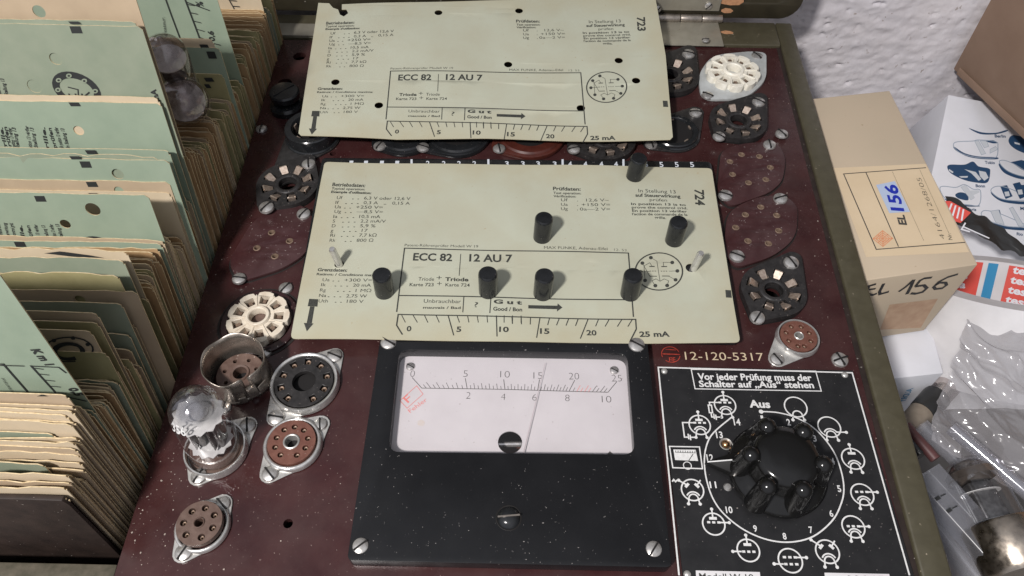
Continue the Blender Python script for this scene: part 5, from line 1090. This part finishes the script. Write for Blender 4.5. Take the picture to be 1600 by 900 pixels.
def shoe_box():
    o0 = PY(1482, 150, 19.5); n = Vector((-.10, -.42, .90)).normalized(); ex = (ray(1600, 165) - ray(1482, 150)); ex = Vector((1, -.12, .0)); ey = n.cross(ex)
    fr = Frame(o0, ex, ey); q = fr.q
    pts = [q(1482, 148), q(1640, 178), q(1680, 480), q(1410, 430), q(1452, 290)]
    g = MB(); g.prism([tuple(p) for p in pts], -6, 0); o = g.build('shoe_box', M['white_box'], None, fr.o, fr.M.to_euler(), bevel=.05); tag(o, 'white shoe box lid printed with blue sandals', 'box')
    C = lambda x, y: (1440 + x / 4.5, 200 + y / 4.5); dk = Ink(fr, .006); lt = Ink(fr, .003); md = Ink(fr, .010)
    def blob(k, pts, n=5):                 # smooth closed outline
        P_ = [Vector(p) for p in pts]; out = []; L = len(P_)
        for i in range(L):
            p0, p1, p2, p3 = P_[i - 1], P_[i], P_[(i + 1) % L], P_[(i + 2) % L]
            for j in range(n):
                t = j / n; out.append(.5 * ((2 * p1) + (p2 - p0) * t + (2 * p0 - 5 * p1 + 4 * p2 - p3) * t * t + (3 * p1 - p0 - 3 * p2 + p3) * t ** 3))
        return [C(*v) for v in out]
    # open clog with strap
    o1 = [(225, 110), (260, 96), (360, 92), (400, 84), (520, 96), (536, 130), (528, 200), (480, 212), (380, 206), (280, 180), (232, 142)]
    md.loop(blob(md, o1), .05); dk.poly(blob(dk, [(226, 130), (300, 176), (400, 200), (528, 206), (526, 220), (420, 218), (320, 200), (240, 158)]))
    for p in ([(372, 92), (400, 90), (450, 180), (420, 190)], [(410, 90), (460, 92), (470, 130), (440, 140)], [(480, 150), (520, 130), (536, 150), (480, 178)]): lt.poly([C(*a) for a in p]); md.loop([C(*a) for a in p], .025)
    dk.poly(blob(dk, [(450, 92), (500, 86), (536, 104), (500, 108)])); dk.text('Tokio', C(445, 252), C(515, 254), 4.6, .03)
    # navy clog
    dk.poly(blob(dk, [(180, 280), (200, 258), (300, 258), (360, 236), (400, 270), (470, 284), (482, 310), (465, 380), (400, 386), (300, 366), (210, 322)]))
    for p in ([(192, 288), (224, 310), (216, 318), (190, 300)], [(262, 340), (326, 338), (320, 350), (276, 350)]): md2 = p; lt.z = .012; lt.poly([C(*a) for a in p])
    for p in ([(300, 290), (380, 310), (420, 360), (400, 372), (350, 320)], [(400, 300), (450, 310), (470, 350), (440, 372), (410, 340)]): lt.z = .014; lt.poly([C(*a) for a in p]); 
    dk.text('Bonn', C(380, 416), C(446, 418), 4.6, .03)
    # white clog with dark window
    md.loop(blob(md, [(128, 430), (150, 410), (240, 418), (300, 398), (360, 430), (412, 440), (404, 540), (330, 540), (230, 524), (160, 490)]), .05); dk.poly(blob(dk, [(236, 470), (270, 452), (318, 466), (326, 508), (260, 496)])); dk.poly(blob(dk, [(160, 498), (240, 528), (330, 544), (402, 546), (400, 552), (320, 552), (220, 536)]))
    lt.z = .014; lt.poly([C(*a) for a in ((276, 416), (310, 402), (372, 490), (346, 506))]); md.loop([C(*a) for a in ((276, 416), (310, 402), (372, 490), (346, 506))], .025); lt.poly([C(*a) for a in ((340, 440), (400, 438), (408, 452), (360, 474))]); dk.text('Paris', C(322, 580), C(384, 584), 4.6, .03)
    # strapped sandals
    dk.z = .006
    dk.poly(blob(dk, [(490, 450), (560, 500), (680, 516), (760, 516), (760, 536), (660, 534), (560, 516), (500, 476)])); md.loop(blob(md, [(490, 430), (530, 410), (600, 420), (720, 470), (760, 500), (680, 512), (560, 498), (496, 456)]), .05)
    for p in ([(552, 410), (600, 402), (640, 480), (590, 500)], [(640, 392), (690, 380), (740, 480), (690, 500)], [(700, 400), (760, 400), (760, 500), (730, 490)]): dk.poly([C(*a) for a in p])
    for p in ([(580, 450), (612, 446), (620, 478), (588, 482)], [(672, 436), (704, 432), (712, 466), (680, 470)]): lt.z = .016; lt.poly([C(*a) for a in p])
    dk.text('Milano', C(694, 576), C(790, 580), 5, .03)
    dk.poly(blob(dk, [(420, 610), (480, 660), (600, 690), (740, 704), (760, 720), (640, 716), (520, 696), (440, 650)])); md.loop(blob(md, [(420, 596), (450, 580), (540, 600), (640, 640), (740, 690), (620, 694), (500, 664), (430, 624)]), .05)
    for p in ([(484, 584), (540, 576), (580, 680), (520, 664)], [(616, 566), (640, 556), (690, 640), (720, 690), (680, 690)]): lt.z = .013; lt.poly([C(*a) for a in p]); md.loop([C(*a) for a in p], .03)
    dk.poly([C(*a) for a in ((484, 582), (548, 576), (556, 602), (494, 606))]); dk.text('Rio', C(668, 754), C(712, 758), 4.6, .03)
    dk.poly(blob(dk, [(545, 250), (600, 300), (700, 340), (760, 350), (760, 362), (680, 356), (590, 322), (550, 280)])); md.loop(blob(md, [(545, 240), (580, 228), (660, 260), (760, 330), (700, 338), (600, 300)]), .05); dk.poly([C(*a) for a in ((626, 240), (700, 225), (760, 240), (760, 320), (700, 290))])
    dk.poly(blob(dk, [(612, 80), (650, 50), (760, 90), (760, 180), (680, 160), (624, 120)])); lt.z = .014; lt.poly([C(*a) for a in ((650, 98), (690, 108), (690, 120), (654, 112))])
    dk.poly(blob(dk, [(330, 0), (420, 30), (520, 34), (596, 14), (600, 24), (520, 44), (410, 42)])); dk.text('Berlin', C(514, 66), C(592, 68), 4.6, .03)
    dk.poly(blob(dk, [(300, 600), (330, 588), (342, 604), (320, 610)])); md.loop(blob(md, [(548, 730), (566, 720), (590, 760), (560, 764)]), .03)
    lt.build('print', M['lightgrey'], o); dk.build('print', M['navy'], o); md.build('print', M['greyblue'], o)
shoe_box()
def big_carton():
    a = PY(1489, 108, 21.2); d = ray(1600, 215); t = (a.z - CAM.z) / d.z; b = CAM + d * t
    up = ray(1536, 0); ex = (b - a).normalized(); up_ = Vector((0, 0, 1)) + Vector((-.05, .02, 0))
    fr = Frame(a, ex, up_); L_ = 26; H = 16; Dp = 18
    g = MB(); g.box((L_ / 2, H / 2, -Dp / 2), (L_, H, Dp)); o = g.build('cardboard_box', M['carton'], None, fr.o, fr.M.to_euler(), bevel=.08); tag(o, 'large brown cardboard box above the printed shoe box', 'box')
    k = MB(); k.box((L_ / 2 + .2, .25, .08), (L_ - .6, .5, .06)); k.build('bottom_flap', M['carton'], o, bevel=.02)
big_carton()
def tape_roll():
    c = P(1580, 440, -5.0); n = Vector((-.15, .559, .829)).normalized(); ex = Vector((1, 0, 0)); fr = Frame(c, ex, n.cross(ex)); ri, ro, h = 3.9, 4.9, 4.6
    g = MB(); g.lathe([(ri, 0), (ro, 0), (ro + .02, -h), (ri, -h)], 72, close=True); o = g.build('tape_roll', M['paper'], None, fr.o, fr.M.to_euler(), ang=50); tag(o, 'wide roll of packing tape with red, white and blue core print', 'tape')
    r2 = ri - .02
    def wall(a0, a1, z0, z1, m, rr, parent):
        k = MB(); n_ = 10; vs = []
        for i in range(n_ + 1):
            a = radians(a0 + (a1 - a0) * i / n_); vs += [(rr * cos(a), rr * sin(a), z0), (rr * cos(a), rr * sin(a), z1)]
        k.add(vs, [(2 * i, 2 * i + 1, 2 * i + 3, 2 * i + 2) for i in range(n_)]); return k.build('core_print', m, parent)
    for a0 in (77.5, 24): wall(a0, a0 + 35, -h + .05, -.12, M['red'], r2, o)
    wall(66.4, 73.6, -h + .05, -.12, M['tblue'], r2, o); wall(114, 121, -h + .05, -.12, M['tblue'], r2, o)
    vs, fs = glyphs('tesa', .035)
    for a0 in (104.5, 55.5):
        k = MB()
        for j in range(6):
            z = -.52 - j * .58; k.add([((r2 - .015) * cos(radians(a0 - v.x * 10.5)), (r2 - .015) * sin(radians(a0 - v.x * 10.5)), z + v.y * .60) for v in vs], fs)
        k.build('lettering', M['white_box'], o)
    g = MB(); g.lathe([(ri - .01, -h), (0, -h - .02)], 40); g.build('core_floor', M['paper'], o)
tape_roll()
def sheet(fr, pts, n, amp, sc1, seed, name, m, label, cat, sharp=True, fold=0.0):
    rnd = random.Random(seed); g = MB(); A, B, C_, D = [Vector(p) for p in pts]; vs = []
    for j in range(n + 1):
        for i in range(n + 1):
            s, t = i / n, j / n; p = (A * (1 - s) + B * s) * (1 - t) + (D * (1 - s) + C_ * s) * t
            v = Vector((p.x * sc1 + seed, p.y * sc1, seed * 1.7)); h = 0
            for o_ in range(4): h += (1 - 2.6 * abs(noise.noise(Vector((v.x + v.y * .8, v.y * .45 - v.x * .3, v.z)) * (2.0 ** o_) + Vector((o_, 0, 0))))) * amp / (2.6 ** o_) if sharp else noise.noise(v * (2 ** o_)) * amp / 2 ** o_
            j_ = noise.noise(v * 2.7) * .25
            vs.append((p.x + j_, p.y + noise.noise(v * 2.3 + Vector((5, 5, 5))) * .25, h + fold * sin(s * 5) * t))
    g.add(vs, [(j * (n + 1) + i, j * (n + 1) + i + 1, (j + 1) * (n + 1) + i + 1, (j + 1) * (n + 1) + i) for j in range(n) for i in range(n)])
    o = g.build(name, m, None, fr.o, fr.M.to_euler(), ang=75); return tag(o, label, cat)
f9 = Frame(P(1500, 620, -4.2), (1, 0, 0), (0, 1, .12)); q = f9.q
sheet(f9, [q(1445, 690), q(1640, 800), q(1640, 520), q(1505, 505)], 130, .55, .42, 3, 'plastic_bag', M['film'], 'crumpled clear plastic bag lying over the glass tubes', 'bag')
f10 = Frame(P(1520, 520, -9.5), (1, 0, 0), (0, 1, .1)); q = f10.q
sheet(f10, [q(1380, 640), q(1660, 640), q(1660, 440), q(1400, 440)], 40, .25, .3, 8, 'paper_wrap', M['paper'], 'white paper wrapping under the tape roll', 'paper', False)
f11 = Frame(P(1540, 340, -6.6), (1, -.35, 0), (.1, 1, .45)); q = f11.q
o = sheet(f11, [q(1474, 344), q(1616, 412), q(1606, 384), q(1480, 303)], 30, .10, .6, 5, 'sock_packet', M['dark'], 'black packet with a torn red label under the sandal box', 'packet', True)
k = Ink(f11, .42); k.poly([q_ for q_ in ((1472, 318), (1480, 318), (1512, 336), (1496, 352), (1470, 345))]); rl = k.build('red_label', M['red'], o); k = Ink(f11, .45)
for i in range(4): k.line([(1482 + i * 6, 322 + i * 3), (1476 + i * 7, 338 + i * 3.6)], .09)
k.line([(1503, 352), (1497, 362), (1510, 366)], .08); k.line([(1500, 358), (1540, 376)], .07); k.build('lettering', M['white_box'], rl)
# loose tubes and plastic sleeves at the lower edge
def along(p0, p1): return Frame(p0, p1 - p0, Vector((0, 0, 1)).cross(p1 - p0))
def lying_tube():
    a, b = P(1505, 722, -4.3), P(1600, 893, -4.3); ax = (b - a).normalized(); t = thing('vacuum_tube', 'large glass vacuum tube lying down with a worn metal base', 'tube', a, ax.to_track_quat('Z', 'Y').to_euler()); R = 1.10; L_ = (P(1545, 806, -4.3) - a).length
    g = MB(); g.lathe([(0, -.1), (R * .35, -.06), (R * .72, .12), (R * .94, .45), (R, .9), (R, L_ + .6)], 40); g.build('glass_bulb', M['bulb'], t, ang=80)
    k = MB(); k.lathe([(0, .0), (R * .5, .1), (R * .88, .5), (R * .9, .8)], 32); k.build('getter_mirror', M['getter_dark'], t)
    k = MB(); k.prism(rrect(-.55, -.34, .55, .34, .12), 1.0, L_ + .3); k.build('anode', M['anode'], t, bevel=.03)
    for x_ in (-.72, -.62, .62, .72): k = MB(); k.tube([(x_, -.2, .8), (x_, -.2, L_ + .4)], .035, 6); k.build('support_rod', M['bright'], t)
    for z in (1.35, L_ + .2): k = MB(); k.prism(circ((0, 0), R * .80, 24, R * .5), z, z + .03); k.build('mica_spacer', M['mica'], t)
    k = MB(); k.sphere((.3, -.75, 1.5), .16, 12, 8); k.build('getter_cup', M['bright'], t)
    k = MB(); k.lathe([(R * 1.0, L_ + .35), (R * 1.28, L_ + .4), (R * 1.32, L_ + .5), (R * 1.32, L_ + 2.1), (R * 1.2, L_ + 2.3), (0, L_ + 2.3)], 44); k.build('tube_base', M['base_metal'], t)
lying_tube()
def sleeve(p0, p1, R, m, label, mark=False, square=False):
    ax = (p1 - p0); L_ = ax.length; t = ax.to_track_quat('Z', 'Y').to_euler(); g = MB()
    if square: g.prism(rrect(-R, -R * .62, R, R * .62, .12), 0, L_)
    else: g.lathe([(R, 0), (R, L_), (R * .93, L_), (R * .93, 0)], 28, close=True)
    o = g.build('plastic_sleeve', m, None, p0, t, ang=50); tag(o, label, 'sleeve', 'clear plastic sleeves beside the tester'); return o
sleeve(P(1486, 668, -3.6), P(1640, 800, -3.6), .30, M['plastic'], 'thin clear plastic sleeve crossing above the glass tube')
sleeve(P(1440, 664, -5.2), P(1520, 745, -5.2), .34, M['plastic'], 'short clear plastic sleeve behind the frosted one')
sl = sleeve(P(1442, 742, -4.4), P(1560, 872, -4.4), .72, M['frost'], 'frosted flat plastic sleeve with two black marks', square=True)
fm = along(P(1442, 742, -3.75), P(1560, 872, -3.75)); k = Ink(fm, .03)
for (u, v) in ((1464, 780), (1482, 799)): k.line([(u - 3, v + 1), (u + 4, v - 3)], .14); k.line([(u + 5, v - 4), (u + 13, v - 8)], .05)
h = k.build('print', M['mint_black'], None, fm.o, fm.M.to_euler()); h.parent = sl; h.matrix_parent_inverse = Matrix.LocRotScale(sl.location, sl.rotation_euler, None).inverted()
sleeve(P(1438, 790, -6.2), P(1530, 905, -6.2), .8, M['plastic'], 'wide clear plastic sleeve lying lowest under the frosted one')
def connector():
    a, b = P(1412, 674, -7.6), P(1490, 592, -7.4); ax = (b - a); t = thing('vacuum_tube', 'dark based small tube leaning beside the white carton', 'tube', a, ax.to_track_quat('Z', 'Y').to_euler()); L_ = ax.length
    k = MB(); k.cyl(0, 0, 0, L_ * .35, .55, .6, 24); k.build('tube_base', M['kraft'], t, bevel=.04); k = MB(); k.cyl(0, 0, L_ * .35, L_ * .66, .62, .66, 24); k.build('collar', M['dark'], t, bevel=.04)
    k = MB(); k.lathe([(.62, L_ * .66), (.64, L_ * .9), (.5, L_ * 1.08), (.2, L_ * 1.15), (0, L_ * 1.16)], 28); k.build('glass_bulb', M['smoke'], t, ang=80); k = MB(); k.cyl(0, 0, L_ * .66, L_ * .95, .4, n=20); k.build('anode', M['bright'], t)
connector()
g = MB(); a, b = P(1415, 664, -6.2), P(1462, 718, -6.2); g.tube([a, b], .24, 14); o = g.build('plastic_rod', M['pink'], bevel=.03); tag(o, 'dusty pink plastic rod beside the olive case rim', 'rod')
g = MB(); a, b = P(1405, 668, -6.6), P(1440, 712, -6.6); g.tube([a, b], .42, 14); o = g.build('plastic_rod', M['dark'], bevel=.03); tag(o, 'short black plastic rod beside the pink one', 'rod')

# pale crumbs of dust lying on the panel
g = MB(); rnd = random.Random(3)
for i in range(300):
    t = rnd.random()
    if t < .5: u, v = rnd.gauss(262, 62), rnd.uniform(640, 890)
    elif t < .7: u, v = rnd.gauss(385, 40), rnd.uniform(255, 460)
    elif t < .85: u, v = rnd.uniform(200, 540), rnd.uniform(560, 890)
    else: u, v = rnd.uniform(1110, 1300), rnd.uniform(70, 540)
    p = P(u, v, .01)
    if not (xl(p.y) + .1 < p.x < xr(p.y) - .1): continue
    if any(hypot(p.x - h[0], p.y - h[1]) < h[2] * 1.5 for h in panel_holes): continue
    r_ = rnd.choice((.010, .012, .014, .016, .02, .024, .034)); a = rnd.uniform(0, 6); q_ = [(p.x + r_ * rnd.uniform(.4, 1.3) * cos(a + k * 1.26), p.y + r_ * rnd.uniform(.4, 1.3) * sin(a + k * 1.26)) for k in range(5)]
    g.prism(q_, .002, .004 + r_ * .5)
o = g.build('dust_crumbs', M['crumb']); tag(o, 'pale dust crumbs scattered over the maroon panel', kind='stuff')
